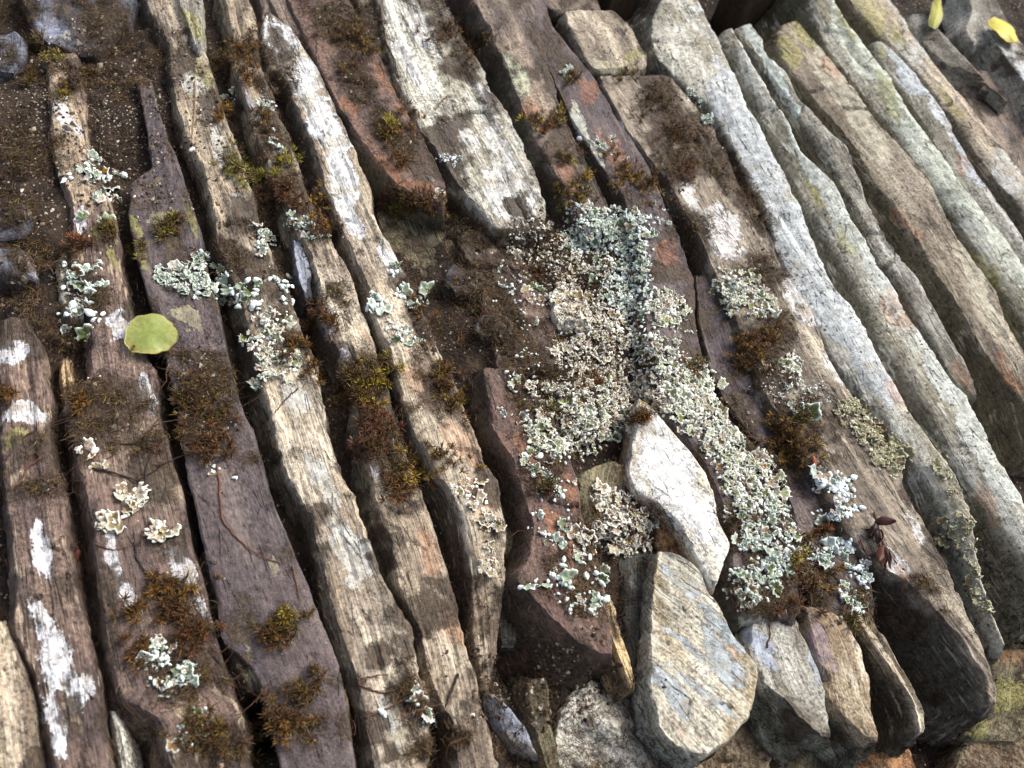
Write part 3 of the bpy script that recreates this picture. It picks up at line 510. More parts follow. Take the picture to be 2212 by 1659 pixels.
X('tn', 'small buff stone chip framed by moss below the lichen trail', 4, [(1232,1730,1760),(1255,1728,1778),(1277,1750,1782)], 'pale', name='stone', cat='stone', D=10, r=1.5, moss=0, st=.8, cracks=0)

# ------------------------------------------------------------------ ground (soil between the stones)
SB = [(1350,530,3,55),(1340,620,2,60),(1300,560,2,60),(60,300,-2,150),(250,230,-3,120),(60,520,-2,110),(90,690,-4,80),(430,480,-9,45),(1060,620,-4,95),(1120,740,-3,85),(1220,560,-3,70),(600,430,-5,50),(600,250,-6,60),
      (1010,500,-6,45),(180,860,-6,50),(820,880,-4,35),(1290,720,-2,70),(1250,900,-2,60),(1350,1120,-3,50),(330,130,-3,60),(560,640,-5,35),(470,700,-10,30),(1640,1290,-3,40),(1840,1300,-8,30),(740,880,-6,30),
      (740,1000,-10,25),(880,1150,-12,25),(860,640,-4,30)]
SH = [(310,1600,-48,55),(1905,1290,-44,30),(430,1180,-42,22),(455,1290,-42,22),(500,1420,-42,22),(560,1560,-45,40),(1130,1420,-34,40),(1370,40,-60,70),(1640,20,-60,60),(1500,150,-34,30),(820,480,-30,25),(1290,860,-30,0.1)]
gx = np.arange(-.42, .62, .0016); gy = np.arange(-.30, .66, .0016)
GX, GY = np.meshgrid(gx, gy); GX = GX.ravel(); GY = GY.ravel()
pu, pv = to_px(np.stack([GX, GY, 0*GX-.01], 1))
keep = None
hz = np.full(GX.shape, -11.0)-19/(1+np.exp(-(pu-1480)/60.))-8/(1+np.exp(-(pv-1380)/50.))*(pu > 950)
top = hz.copy()
for x, y, h_, s_ in SB: top = np.maximum(top, hz+np.exp(-((pu-x)**2+(pv-y)**2)/(2*s_*s_))*1.25*(h_-hz)); 
top = np.minimum(top, -1)
for x, y, h_, s_ in SH: top = top+np.exp(-((pu-x)**2+(pv-y)**2)/(2*s_*s_))*np.minimum(h_-top, 0)
top = top+3.0*fbm(GX*45, GY*45, 0*GX, 5, 4)+2.2*fbm(GX*190, GY*190, 0*GX, 6, 4)
gv = np.stack([GX, GY, top/1000], 1)
paleg = np.clip(1-np.hypot((pu-180)/220, (pv-280)/160), 0, 1)
gmesh = mesh_obj('ground', gv, grid_faces(len(gy), len(gx)), M_SOIL, floats=dict(pale=paleg), collide=True, loc=(0, 0, 0))
tag(gmesh, kind='structure')
# a wide surround of the same earth so that the bank goes on beyond the picture
an = np.linspace(0, 2*math.pi, 97)[:-1]; R_ = np.array([.3, .5, 1.2, 3., 9.]); cx0, cy0 = .1, .18
sv = np.stack([cx0+np.outer(R_, np.cos(an)), cy0+np.outer(R_, np.sin(an)), -.062-.02*np.outer(np.maximum(R_-.6, 0), 1+0*an)+.004*fbm(np.outer(R_, np.cos(an))*4, np.outer(R_, np.sin(an))*4, 0, 3)], -1).reshape(-1, 3)
tag(mesh_obj('terrain', sv, grid_faces(len(R_), 96, True)[:, ::-1], M_SOIL, floats=dict(pale=np.zeros(len(sv)))), kind='structure')

# ------------------------------------------------------------------ ray casting on what is built so far
AV = np.concatenate(ALLV); AF = np.concatenate(ALLF)
bvh = BVHTree.FromPolygons(AV.tolist(), AF.tolist())
CV = Vector(CP)
def hit(u, v):
    d = rays(np.array([u]), np.array([v]))[0]
    p, n, i, t = bvh.ray_cast(CV, Vector(d).normalized())
    if p is None: return None
    if n.dot(Vector(d)) > 0: n = -n
    return np.array(p), np.array(n)
def hits(U, V):
    P, N, k = [], [], []
    D = rays(U, V)
    for j, d in enumerate(D):
        dv = Vector(d).normalized(); p, n, i, t = bvh.ray_cast(CV, dv)
        if p is None: continue
        if n.dot(dv) > 0: n = -n
        P.append(p[:]); N.append(n[:]); k.append(j)
    return np.array(P), np.array(N), np.array(k, int)
def frames(N, rng):
    """random tangent frame around normals"""
    a = rng.normal(size=N.shape); t = a-np.sum(a*N, 1)[:, None]*N; t /= np.linalg.norm(t, axis=1)[:, None]
    return t, np.cross(N, t), N

# ------------------------------------------------------------------ lichen squamules
NU, NVV = 8, 13
def squamule(kind, rng):
    """one small lobe of lichen: two skins and a rim, unit size; returns verts (k,3) and a colour code per vertex"""
    u = np.linspace(0.0, 1, NU)[:, None]; v = np.linspace(-1, 1, NVV)[None, :]
    if kind == 0:      # lobe curled over, white underside out: a plump bean
        A = rng.uniform(.4, .75); L = 1.0; c = rng.uniform(1.4, 2.6)
        ph = .9-c*u; zz = np.cumsum(np.sin(ph), 0)/NU*.8; rr = np.cumsum(np.cos(ph), 0)/NU
        y = v*A*np.sin(np.pi*(.12+.8*u))*(.55+.1*np.sin(3*u+rng.uniform(0, 6)))
        x = rr+0*v+.08*rng.normal()*v; z = zz+0*v-.65*A*(np.abs(v)**2.2)*np.sin(np.pi*(.1+.8*u))*.8
    else:              # open frilled cup
        A = rng.uniform(.9, 1.7); k = rng.integers(2, 4); f = rng.uniform(0, 6.28)
        th = v*A; lob = 1+.13*np.sin(k*v*np.pi+f)*u+.05*np.sin((2*k+1)*v*np.pi+2*f)*u
        r = u*lob; c = rng.uniform(.5, 1.3)
        x = r*np.cos(th)*.8; y = r*np.sin(th)*.8; z = c*.38*u**2*(1+.3*np.cos(th*2+f))+.2*u**2*np.sin((k+1)*v*np.pi+f*1.7)
        z = z-.35*np.clip(u-.8, 0, 1)*rng.uniform(0, 3)
    P = np.stack([x+0*z, y+0*z, z+0*x], -1)
    P += .012*rng.normal(size=P.shape)
    du = np.gradient(P, axis=0); dv = np.gradient(P, axis=1); n = np.cross(du, dv); n /= np.linalg.norm(n, axis=2)[..., None]+1e-9
    th_ = .10 if kind == 0 else .075
    P2 = P-n*th_*(1-.25*np.broadcast_to(u, P.shape[:2]))[..., None]
    Vv = np.concatenate([P.reshape(-1, 3), P2.reshape(-1, 3)])
    uu = np.broadcast_to(u, P.shape[:2]).ravel(); rim = np.clip((uu-.8)/.2, 0, 1)
    if kind == 0: code = np.concatenate([np.full(len(uu), 0.), np.full(len(uu), 0.2)])
    else: code = np.concatenate([1-.9*rim, .1+0*uu])
    return Vv, code
g0 = grid_faces(NU, NVV); nn = NU*NVV
per = list(range(0, NVV))+[i*NVV+NVV-1 for i in range(1, NU)]+[(NU-1)*NVV+j for j in range(NVV-2, -1, -1)]+[i*NVV for i in range(NU-2, 0, -1)]
rim_f = np.array([[per[i], per[(i+1) % len(per)], per[(i+1) % len(per)]+nn, per[i]+nn] for i in range(len(per))])
SQF = np.concatenate([g0, g0[:, ::-1]+nn, rim_f[:, ::-1]])
vr = np.random.default_rng(5)
VAR = [[squamule(0, vr) for _ in range(14)], [squamule(1, vr) for _ in range(18)]]
def lichen(lab, ells, count, size=2.3, white=.5, tint='mint', name='lichen_patch', grp='frilly lichen patches', lift=.6, big=.15):
    rng = np.random.default_rng(sum(map(ord, lab)) % 99991)
    tot = sum(e[2]*e[3] for e in ells); U, V = [], []; count = int(count*1.12) if count > 100 else count; size = size*(.97 if count > 100 else 1.1)
    for e in ells:
        k = int(round(count*e[2]*e[3]/tot)); a = math.radians(e[4] if len(e) > 4 else 0)
        tries = 0; got = 0
        cl = rng.uniform(-1, 1, size=(max(3, k//7), 2))*.85
        while got < k and tries < k*20:
            tries += 1
            b = cl[rng.integers(len(cl))]; p, q = b+rng.normal(size=2)*.22
            if p*p+q*q > 1.15: continue
            U.append(e[0]+p*e[2]*math.cos(a)-q*e[3]*math.sin(a)); V.append(e[1]+p*e[2]*math.sin(a)+q*e[3]*math.cos(a)); got += 1
    P, N, _ = hits(np.array(U), np.array(V))
    if not len(P): return
    N = N*.6+np.array([0, 0, .75]); N /= np.linalg.norm(N, axis=1)[:, None]
    T, B, N = frames(N, rng)
    pal = dict(mint=((228,237,230),(112,124,88)), cream=((246,243,230),(128,112,72)), pale=((238,239,228),(120,124,78)), blue=((228,236,236),(112,126,96)), olive=((200,196,168),(120,114,76)))[tint]
    W0, S0 = lin(pal[0]), lin(pal[1])
    VV, CC, FF = [], [], []; off = 0
    for j in range(len(P)):
        kind = 0 if rng.random() < white+.13 else 1
        vs, code = VAR[kind][rng.integers(len(VAR[kind]))]
        s = size/1000*rng.uniform(.5, 1.15)*(1.55 if rng.random() < big else 1)*(.86 if kind == 0 else 1.15)
        n = N[j]; t = T[j]; b = B[j]
        tl = rng.uniform(-.3, .5); t2 = t*math.cos(tl)+n*math.sin(tl); n2 = n*math.cos(tl)-t*math.sin(tl)
        Mx = np.stack([t2*rng.uniform(.85, 1.25), b, n2*rng.uniform(.8, 1.2)])
        w_ = vs@Mx*s+P[j]+n*(rng.uniform(-.1, lift)*size/1000-.1*s)
        jit = rng.uniform(.82, 1.06); a_ = rng.uniform(.0, .22) if kind == 0 else rng.uniform(.65, 1.1)
        cw = W0*jit; cs = S0*rng.uniform(.7, 1.15)
        if kind and rng.random() < .25: cs = lin((128, 98, 62))*rng.uniform(.8, 1.2)
        cc = cw*(1-(code*a_)[:, None])+cs*(code*a_)[:, None]
        VV.append(w_); CC.append(cc); FF.append(SQF+off); off += len(vs)
        if rng.random() < .012:   # a small pinkish fruiting knob
            kvs, _ = VAR[0][0]; w2 = kvs@Mx*s*.4+P[j]+n*s*.8
            VV.append(w2); CC.append(np.tile(lin((204, 152, 118)), (len(kvs), 1))); FF.append(SQF+off); off += len(kvs)
    o = mesh_obj(name, np.concatenate(VV), np.concatenate(FF), M_LICH, cols=dict(base=np.concatenate(CC)))
    return tag(o, lab, 'lichen', grp)
LI = lichen
LI('loose scatter of white curled lichen on the brown slate at the upper left', [(175,350,45,16),(245,370,40,16),(210,400,60,24),(235,425,45,18),(170,372,50,20),(205,475,30,8)], 85, 3.0, .5)
LI('plump white lichen lobes on the brown slate, left of the round green leaf', [(175,590,45,26),(160,640,50,30),(190,625,40,20),(150,680,30,16),(195,680,36,14)], 80, 3.3, .55, big=.3)
LI('small grey-green lichen rosette left of the round leaf, under the white lobes', [(178,715,28,16)], 14, 2.6, .1)
LI('dense frilly lichen mat on the purple slate above and right of the round leaf', [(450,580,50,30,20),(400,610,60,24,20),(470,625,70,26,20),(370,600,40,24)], 230, 2.6, .3)
LI('few scattered lichen lobes high on the timber-like slate', [(555,500,30,26),(585,520,22,26),(550,545,26,22)], 36, 2.6, .4)
LI('cluster of big chalk-white lichen lobes between two slates above the timber-like slab', [(535,645,34,30),(622,640,30,28),(605,610,30,14),(560,620,24,24)], 44, 3.8, .75, big=.4)
LI('long frilly lichen strip covering the middle of the timber-like slate', [(590,700,46,36,50),(575,750,52,40,60),(610,790,50,36),(580,830,30,26)], 170, 3.0, .45, tint='pale')
LI('white lichen cluster on the end of the white crusted slate, left half', [(815,650,26,28)], 34, 3.1, .7)
LI('white lichen cluster on the end of the white crusted slate, right half', [(885,625,40,30),(860,590,24,14),(895,655,28,16)], 60, 2.8, .7)
LI('sparse lichen flecks below the white cluster on the brown mossy slate', [(890,710,50,40),(850,700,30,24),(880,740,40,16)], 46, 2.2, .55)
LI('mint green upright lichen cushion just right of centre at the top of the colony', [(1310,480,105,38,8),(1280,520,80,30)], 560, 2.6, .45, tint='mint')
LI('cream and white crumbly lichen spreading left of the mint cushion', [(1170,540,80,48,10),(1230,590,80,50,30),(1150,490,50,14)], 430, 2.0, .55, tint='cream')
LI('thick mint white lichen below the mint cushion at the centre of the colony', [(1340,590,75,55,40),(1360,650,70,50,40),(1380,545,30,50)], 600, 2.7, .6)
LI('frilly lichen knot on the purple slate at the right end of the colony', [(1440,670,48,40,40)], 150, 2.6, .5, tint='pale')
LI('brown-tinged frilly lichen in the middle of the colony, above the white pointed stone', [(1300,730,80,50,30),(1310,800,110,50,20),(1360,850,50,20)], 470, 2.5, .38, tint='cream')
LI('bright frilly lichen along the slate right of the colony centre', [(1450,790,70,50,50),(1400,750,50,40),(1510,830,40,60,150)], 420, 2.7, .5, tint='pale')
LI('round frilly lichen cushion left of the white pointed stone', [(1190,870,85,44,20),(1280,900,80,60),(1230,950,90,50),(1170,960,50,50),(1320,850,40,30)], 760, 2.7, .48, tint='pale')
LI('fringe of frilly lichen hanging under the left rim of the round cushion', [(1110,900,34,20),(1150,1010,40,24),(1190,1040,50,30)], 60, 2.2, .5)
LI('shaggy olive and white lichen cushion below the white pointed stone tip, left of its foot', [(1340,1090,70,34,20),(1350,1140,76,50,20),(1310,1170,70,34)], 380, 2.7, .4, tint='cream')
LI('sparse white lichen dots on the rust red slate', [(1190,1110,40,60),(1180,1180,50,50),(1240,1150,40,60),(1230,1060,60,30)], 80, 2.0, .6)
LI('white and mint lichen lobes on the point of the rust red slate', [(1240,1240,70,40,20),(1160,1255,50,14),(1255,1310,50,40,30),(1230,1280,50,20)], 100, 2.6, .7, big=.3)
LI('round frilly lichen cushion on the longest slate below its white patch', [(1595,620,60,36,15),(1610,650,60,34,30),(1580,650,30,30)], 270, 2.7, .45, tint='pale')
LI('upper stretch of the long frilly lichen trail beside the white pointed stone', [(1480,880,56,40,60),(1530,920,70,44,60),(1510,860,40,30)], 400, 2.9, .5, tint='pale')
LI('middle stretch of the long frilly lichen trail, thick with cups', [(1570,985,66,46,55),(1610,1040,66,50,60),(1650,1030,40,60,150)], 480, 2.9, .5, tint='pale')
LI('lower stretch of the long frilly lichen trail above the broken slate ends', [(1630,1120,66,60,60),(1650,1200,74,56,60),(1630,1265,66,40),(1700,1150,30,70,150)], 620, 2.7, .6, tint='mint')
LI('grey-green lichen bank along the right edge of the longest slate', [(1850,905,55,34,40),(1895,950,60,36,50),(1930,1000,34,40,70)], 300, 2.6, .35, tint='olive')
LI('blue-white lichen ring on the longest slate beside the small orange seed', [(1785,1035,36,28),(1810,1060,44,36),(1800,1100,50,20)], 150, 3.0, .65, tint='blue', big=.3)
LI('small lichen cup and flake above the green moss cushion', [(1725,885,26,22),(1740,900,30,14),(1700,830,30,12)], 24, 2.8, .3)
LI('powdery pale lichen crumbs on moss right of the lichen trail', [(1690,850,70,30,20),(1750,860,40,40)], 120, 1.3, .7, tint='blue')
LI('mint white lichen strip on the lower edge of the mossy slate', [(1830,1210,30,50,150),(1860,1240,40,26,50),(1810,1190,26,20),(1770,1180,30,60)], 110, 3.0, .55, tint='blue', big=.3)
LI('lichen tuft hanging above the thin pale-edged slate', [(1840,1290,34,20,20),(1870,1320,24,18)], 46, 2.6, .55)
LI('crusty lichen creeping down the edge of the shaded slate at the right', [(2030,1000,30,40,150),(2060,1050,24,30),(2090,1170,44,60,150),(2105,1240,34,50),(2120,1310,20,50,150),(2040,1150,30,30)], 190, 2.1, .3, tint='olive')
LI('lichen scraps among moss tufts on the longest slate', [(1690,800,60,30,30),(1740,790,50,20,20)], 70, 2.4, .4, tint='pale')
LI('white lichen lobes on the long brown slate near the bottom left', [(360,1400,60,24),(360,1440,60,30),(330,1480,44,20),(420,1450,40,40)], 90, 2.8, .55)
LI('few lichen cups low on the long brown slate beside the black hollow', [(385,1580,36,22),(400,1600,30,16),(440,1550,30,30)], 20, 2.6, .4)
LI('row of pale green lichen lobes across the middle of the long brown slate', [(260,1110,55,22,-10),(300,1085,26,30),(370,1160,46,16,10),(350,1150,30,20),(280,1060,50,10)], 60, 2.8, .3, tint='cream')
LI('small cream lichen rosette under the dark roots on the brown slate', [(185,970,18,16),(225,1008,24,8)], 16, 2.4, .5, tint='cream')
LI('cream lichen ring on the brown tip of the white crusted slate', [(1030,1080,46,40,60),(1050,1105,26,26),(990,1050,40,20)], 60, 2.3, .5, tint='cream')
LI('yellowish lichen crumbs running down the broken end of that slate tip', [(1055,1165,28,50),(1050,1215,22,36)], 60, 2.0, .2, tint='cream')
LI('mint lichen tuft near the top beside the orange moss', [(497,205,14,16),(505,225,12,22)], 34, 2.0, .5)
LI('curled white lichen pair in the moss left of the white crusted slate, upper', [(580,225,24,18)], 20, 2.2, .5)
LI('curled white lichen pair in the moss left of the white crusted slate, lower', [(585,312,24,20),(578,270,14,10)], 22, 2.4, .6)
LI('small white lichen cluster in the brown dirt beside the cracked off-white slate', [(970,345,30,20)], 44, 1.9, .7, tint='blue')
LI('lichen bits under the gold moss tuft on the narrow mossy slate', [(670,500,50,34),(640,480,40,20),(690,520,30,20)], 56, 2.1, .45)
LI('mint lichen rosette standing alone high on the purple slate', [(1220,160,15,14)], 22, 2.2, .3, tint='mint')
LI('mint lichen clinging to the left edge of the big grey slate', [(1500,210,22,16,50),(1520,240,18,34,150)], 60, 2.1, .2, tint='mint')
LI('pair of pale lichen rosettes at the bottom beside the timber-like slate', [(900,1500,16,22),(930,1555,18,26),(840,1545,14,6)], 26, 2.2, .4)
LI('tiny white lichen flecks on the purple slate below the moss', [(480,990,40,40),(525,1030,16,24),(445,905,60,40)], 24, 1.7, .6)
LI('small pale lichen scatter on the red slate among moss at upper centre', [(1310,315,40,26,50),(1340,335,24,16)], 34, 2.0, .5)
LI('isolated lichen flecks over the dark dirt left of the colony', [(1130,700,50,90),(1150,620,50,50),(1130,780,60,40),(1050,545,24,8),(1070,620,30,60)], 80, 2.0, .7)
LI('tiny lichen flakes on the reddish slate right of the colony', [(1430,480,70,30,30),(1480,720,30,20)], 30, 1.7, .5)

LI('tan and white lichen crust joining the cushions at the middle of the colony', [(1250,650,60,50,30),(1290,690,60,40,30),(1230,750,50,50),(1330,700,50,50),(1180,620,50,40)], 420, 2.3, .45, tint='cream')
LI('cream lichen crust between the round cushion and the lichen trail', [(1400,830,60,40,30),(1340,900,40,40),(1260,830,60,36),(1430,870,40,30,50)], 300, 2.6, .4, tint='cream')
# ------------------------------------------------------------------ blades and strands
def blades(P, D, Nn, L, Wd, curl, c0, c1, rng, seg=4, twist=0.):
    """curved tapering blades: root P, direction D, bending towards Nn; returns V, F, C"""
    n = len(P); S = np.cross(D, Nn); S /= np.linalg.norm(S, axis=1)[:, None]+1e-9
    U = np.linspace(0, 1, seg+1); out = []; cols = []
    cur = P.copy(); d = D.copy()
    pts = [cur.copy()]
    for k in range(seg):
        d = d+Nn*curl[:, None]/seg; d /= np.linalg.norm(d, axis=1)[:, None]; cur = cur+d*(L/seg)[:, None]; pts.append(cur.copy())
    pts = np.stack(pts, 1)
    wv = np.sin(np.pi*np.clip(.18+U*.8, 0, 1))[None, :, None]*Wd[:, None, None]*S[:, None, :]
    up = np.cross(S, D)[:, None, :]*np.abs(np.sin(np.pi*np.clip(.18+U*.8, 0, 1)))[None, :, None]*Wd[:, None, None]*.45
    A = pts-wv; B = pts+wv; Cc = pts-up
    V = np.stack([A, Cc, B], 2).reshape(n, -1, 3)
    f = []
    for k in range(seg):
        a = k*3
        for i, j in ((0, 1), (1, 2)): f.append([a+i, a+j, a+3+j, a+3+i])
        f.append([a+2, a, a+3, a+5])
    f = np.array(f); F = (f[None]+(np.arange(n)*(seg+1)*3)[:, None, None]).reshape(-1, 4)
    t = np.repeat(U, 3)[None, :, None]
    C = c0[:, None, :]*(1-t)+c1[:, None, :]*t
    return V.reshape(-1, 3), F, C.reshape(-1, 3)
def tuft(u, v, rad, n_sh, lab, tip=(176,160,40), root=(84,50,22), L=3.4, brown=.4, name='moss_tuft', grp='small moss tufts'):
    rng = np.random.default_rng(int(u*31+v*7))
    a = rng.uniform(0, 6.28, n_sh); r = rng.uniform(0, 1.15, n_sh)**.8*rad*(1+.45*np.sin(a*2+u)+.3*np.sin(a*3+v))
    P, N, _ = hits(u+r*np.cos(a), v+r*np.sin(a)*.8)
    if not len(P): return
    ctr = P.mean(0); out = P-ctr; out[:, 2] = 0
    ax = N*.5+np.array([-.1, -.15, 1.])+out*22+rng.normal(size=P.shape)*.5; ax /= np.linalg.norm(ax, axis=1)[:, None]
    k = 15
    P2 = np.repeat(P+ax*rng.uniform(0, 2.2, len(P))[:, None]*.001, k, 0); AX = np.repeat(ax, k, 0)
    T, B, _ = frames(AX, rng); h = rng.uniform(0, 1, len(P2))
    D = AX*(.1+.7*h)[:, None]+T*(1.-.3*h)[:, None]; D /= np.linalg.norm(D, axis=1)[:, None]
    P2 = P2+AX*(h*.0016)[:, None]
    bs = np.repeat(rng.random(len(P)) < brown, k)
    c1 = lin(tip)*(.35+1.5*rng.random((len(P2), 1))**(.9 if sum(tip) > 350 else 2.)); c1[bs] = lin((84, 64, 38))*rng.uniform(.4, 1.3, (bs.sum(), 1))
    c0 = lin(root)*rng.uniform(.6, 1.4, (len(P2), 1))
    V, F, C = blades(P2, D, AX, L/1000*rng.uniform(.6, 1.15, len(P2)), np.full(len(P2), .00023)*rng.uniform(.7, 1.2, len(P2)), rng.uniform(-.2, .8, len(P2)), c0, c1, rng, 3)
    o = mesh_obj(name, V, F, M_MOSS, cols=dict(base=C)); return tag(o, lab, 'moss', grp)
TU = [(88,100,26,26,'green moss tuft between the dark flat stone and the brown slate top',(132,140,40)),(115,125,22,14,'yellow moss lump on the top end of the brown slate',(200,190,90)),
 (75,170,22,16,'dull olive moss at the left side of the brown slate top',(128,110,40)),(190,165,20,14,'olive moss at the right side of the brown slate top',(120,112,36)),(135,205,26,16,'gold-green moss fringe above the white patch on the brown slate',(170,150,30)),
 (500,130,34,30,'olive moss along the right edge of the timber-like slate near the top',(132,120,36)),(525,110,36,34,'rusty moss tuft in the gap at the top, right of the timber-like slate',(168,120,36)),(540,160,24,20,'orange-brown moss patch below the rusty tuft',(170,110,36)),
 (488,245,20,22,'orange moss tuft against the mint lichen near the top',(186,140,40)),(570,255,24,16,'dark gold moss left of the white crusted slate',(120,96,30)),(612,355,26,20,'bright green-gold moss sprig left of the white crusted slate',(186,180,50)),
 (610,420,34,28,'rust brown moss mound left of the white crusted slate',(120,70,30)),(683,440,30,36,'big gold and orange moss tuft touching the white crusted slate',(196,150,40)),(702,490,22,26,'orange moss drooping below the big gold tuft',(176,120,50)),
 (742,80,40,34,'olive moss patch high on the broad reddish slate',(120,104,26)),(780,70,24,16,'ochre moss tuft at the right of the olive patch on the reddish slate',(140,112,30)),(800,105,26,16,'gold moss sprig on the upper reddish slate',(158,140,30)),(760,150,24,12,'faint moss line across the reddish slate',(130,100,36)),
 (845,270,24,16,'green-gold moss sprig in the middle of the reddish slate',(190,180,40)),(885,250,22,14,'orange moss sprig at the right edge of the reddish slate',(190,130,40)),(840,290,26,14,'mossy clump in the middle of the reddish slate, lower',(150,110,36)),(870,350,28,16,'brown-gold moss clump near the tip of the reddish slate',(140,100,36)),
 (880,440,40,34,'dark golden moss fringe under the rounded tip of the reddish slate',(126,96,24)),(855,455,20,14,'lime green moss sprig under the tip of the reddish slate',(150,170,60)),(930,430,30,20,'brown moss beside the white blob on the reddish slate tip',(130,92,36)),
 (975,75,40,30,'dry brown moss on the cracked off-white slate top',(110,80,40)),(1020,110,34,20,'brown-olive moss at the right edge of the cracked off-white slate',(120,96,40)),
 (1150,262,14,12,'yellow moss horn at the left edge of the purple brown slate',(206,186,40)),(1205,258,14,12,'yellow moss horn at the right edge of the purple brown slate',(206,186,50)),(1180,275,30,14,'rust brown moss shelf between the two yellow horns',(150,84,36)),
 (1228,342,22,16,'olive moss patch on the red part of the purple slate',(150,130,30)),(1265,385,14,10,'gold moss at the foot of the purple brown slate',(190,160,50)),(1245,428,36,34,'large gold moss tuft just above the mint lichen cushion',(170,150,40)),
 (1235,172,16,14,'green moss under the lone mint lichen rosette',(110,110,40)),(1345,360,30,26,'ochre moss patch on the red slate above the mint cushion',(150,108,30)),(1400,400,40,30,'olive moss spread on the slate right of the gold tuft',(126,100,34)),(1360,390,22,14,'gold moss lump near the ochre patch',(180,140,40)),
 (1410,220,40,30,'dark olive moss high on the longest slate',(90,76,30)),(1460,290,40,30,'brown moss cushion high on the longest slate',(110,78,34)),(1475,380,36,24,'rust moss wedge on the longest slate',(130,84,36)),(1360,165,20,8,'lime moss streak at the crack near the top',(150,140,40)),
 (1625,765,44,38,'rust and gold moss cushion right of the lichen frill',(158,118,40)),(1650,730,34,16,'amber moss above the rust and gold cushion',(150,92,30)),(1600,745,20,10,'ochre moss edge left of the rust and gold cushion',(150,110,40)),
 (1700,960,46,60,'deep brown-green moss cushion in the middle of the longest slate',(140,104,30)),(1680,925,26,16,'gold rim of moss at the top left of the deep brown-green cushion',(170,130,40)),(1725,905,20,26,'green moss under the lichen cup',(90,100,36)),(1730,985,34,18,'straw-tipped moss pointing at the small orange seed',(180,150,60)),
 (1655,720,20,10,'tiny olive moss on the purple slate near the frilly cushion',(120,100,30)),(1775,1150,18,14,'brown moss knob left of the dried flower',(130,84,30)),(1755,1260,36,18,'gold and brown moss by the buff stone chip',(160,118,40)),(1730,1170,16,10,'tiny amber moss in the lower lichen',(150,110,30)),
 (1720,1210,16,10,'yellow moss spark in the lower lichen',(196,180,60)),(1840,1345,18,12,'green moss sprig under the lowest lichen',(110,110,50)),
 (815,820,50,50,'large star-like gold-green moss tuft right of the timber-like slate',(196,180,40)),(775,860,36,30,'olive brown moss left of the star-like tuft',(120,92,30)),(765,815,24,30,'green-brown moss above left of the star-like tuft',(110,96,36)),(810,905,40,40,'red-brown moss mat below the star-like tuft',(130,66,40)),
 (800,970,34,30,'dark red moss hanging further below the star-like tuft',(120,70,40)),(885,1000,24,18,'green and orange moss on the narrow slate edge',(180,150,50)),(900,1030,22,18,'curved yellow moss horns on the narrow slate edge',(196,160,50)),(860,1050,36,26,'shaggy brown moss on the narrow mossy slate',(120,80,40)),
 (963,800,22,20,'gold moss tuft on the purple part of the white crusted slate, highest',(150,120,30)),(985,870,24,16,'gold moss tuft on the purple part of the white crusted slate, middle',(170,140,40)),(960,840,20,20,'dull amber moss beside the middle gold tuft',(130,96,30)),(975,1000,34,10,'flat gold moss line on the purple part of the white crusted slate',(160,120,36)),(950,975,24,6,'thin olive moss line above the flat gold one',(140,120,40)),(905,675,26,10,'ochre moss in the sparse lichen flecks',(150,110,26)),
 (520,365,40,34,'pale green moss cushion on the timber-like slate',(176,176,80)),(548,390,26,22,'yellow-green moss lobe right of the pale green cushion',(180,176,70)),(500,350,26,12,'thin green moss strand left of the pale green cushion',(168,172,90)),
 (368,500,26,30,'yellow-green moss streak on the purple slate',(160,156,50)),(375,477,16,10,'bright moss tip above the yellow-green streak',(180,180,60)),(300,540,22,10,'small green moss on the left edge of the purple slate',(150,146,50)),(232,500,18,26,'olive moss stain on the brown slate above the lichen',(150,140,60)),
 (172,530,14,22,'rusty orange moss brush on the brown slate',(160,80,30)),(625,745,30,16,'gold moss crescent in the long lichen strip',(180,130,36)),(670,790,34,14,'amber moss blades below the long lichen strip',(150,110,30)),(715,700,22,12,'brown moss spikes beside the blue-grey patch',(120,90,36)),(690,680,20,30,'brown moss in the gap beside the blue splinter',(110,74,36)),
 (430,880,50,30,'olive and brown moss on the purple slate below the leaf',(112,96,30)),(455,960,60,34,'rusty moss band across the purple slate',(140,90,36)),(395,860,30,20,'dark green moss at the left edge of the purple slate',(96,92,34)),(175,870,16,26,'amber moss beside the stick-like sliver',(170,120,40)),(20,850,20,20,'orange moss at the left edge',(160,110,40)),
 (365,1270,28,30,'amber moss tuft low on the long brown slate',(176,130,36)),(290,1318,34,14,'flat olive moss wing on the long brown slate',(130,96,30)),(400,1310,60,20,'brown moss fringe on the right edge of the long brown slate',(120,76,34)),(430,1360,44,24,'chestnut moss under the brown fringe',(116,70,30)),(300,1410,30,20,'small brown star moss left of the white lobes',(130,92,36)),
 (460,1590,60,40,'out-of-focus olive moss low on the long brown slate',(112,100,36)),(612,1355,38,24,'dark green moss tuft alone on the purple slate',(96,92,24)),(620,1330,12,14,'yellow moss tip on the lone dark tuft',(196,176,40)),(590,1375,20,24,'brown tail of moss below the lone dark tuft',(120,88,36)),(610,1560,50,40,'amber moss at the bottom of the purple slate',(140,104,36)),(650,1500,40,30,'thin olive moss on the purple slate near the bottom',(110,92,36)),
 (1170,600,30,16,'olive moss glinting in the cream lichen',(110,92,26)),(1290,830,30,14,'orange moss between lichen frills at the centre',(150,92,30)),(1385,905,12,30,'rust moss on the left rim of the white pointed stone',(140,92,30)),(1500,800,20,10,'olive moss in the bright frilly lichen',(120,110,36)),(1180,1055,20,16,'green moss speck on the rust red slate',(96,106,36)),(1200,890,20,12,'bright green moss glint in the round cushion',(150,160,60)),
 (1730,1300,40,14,'dry brown moss fringe over the broken slate ends',(110,76,40))]
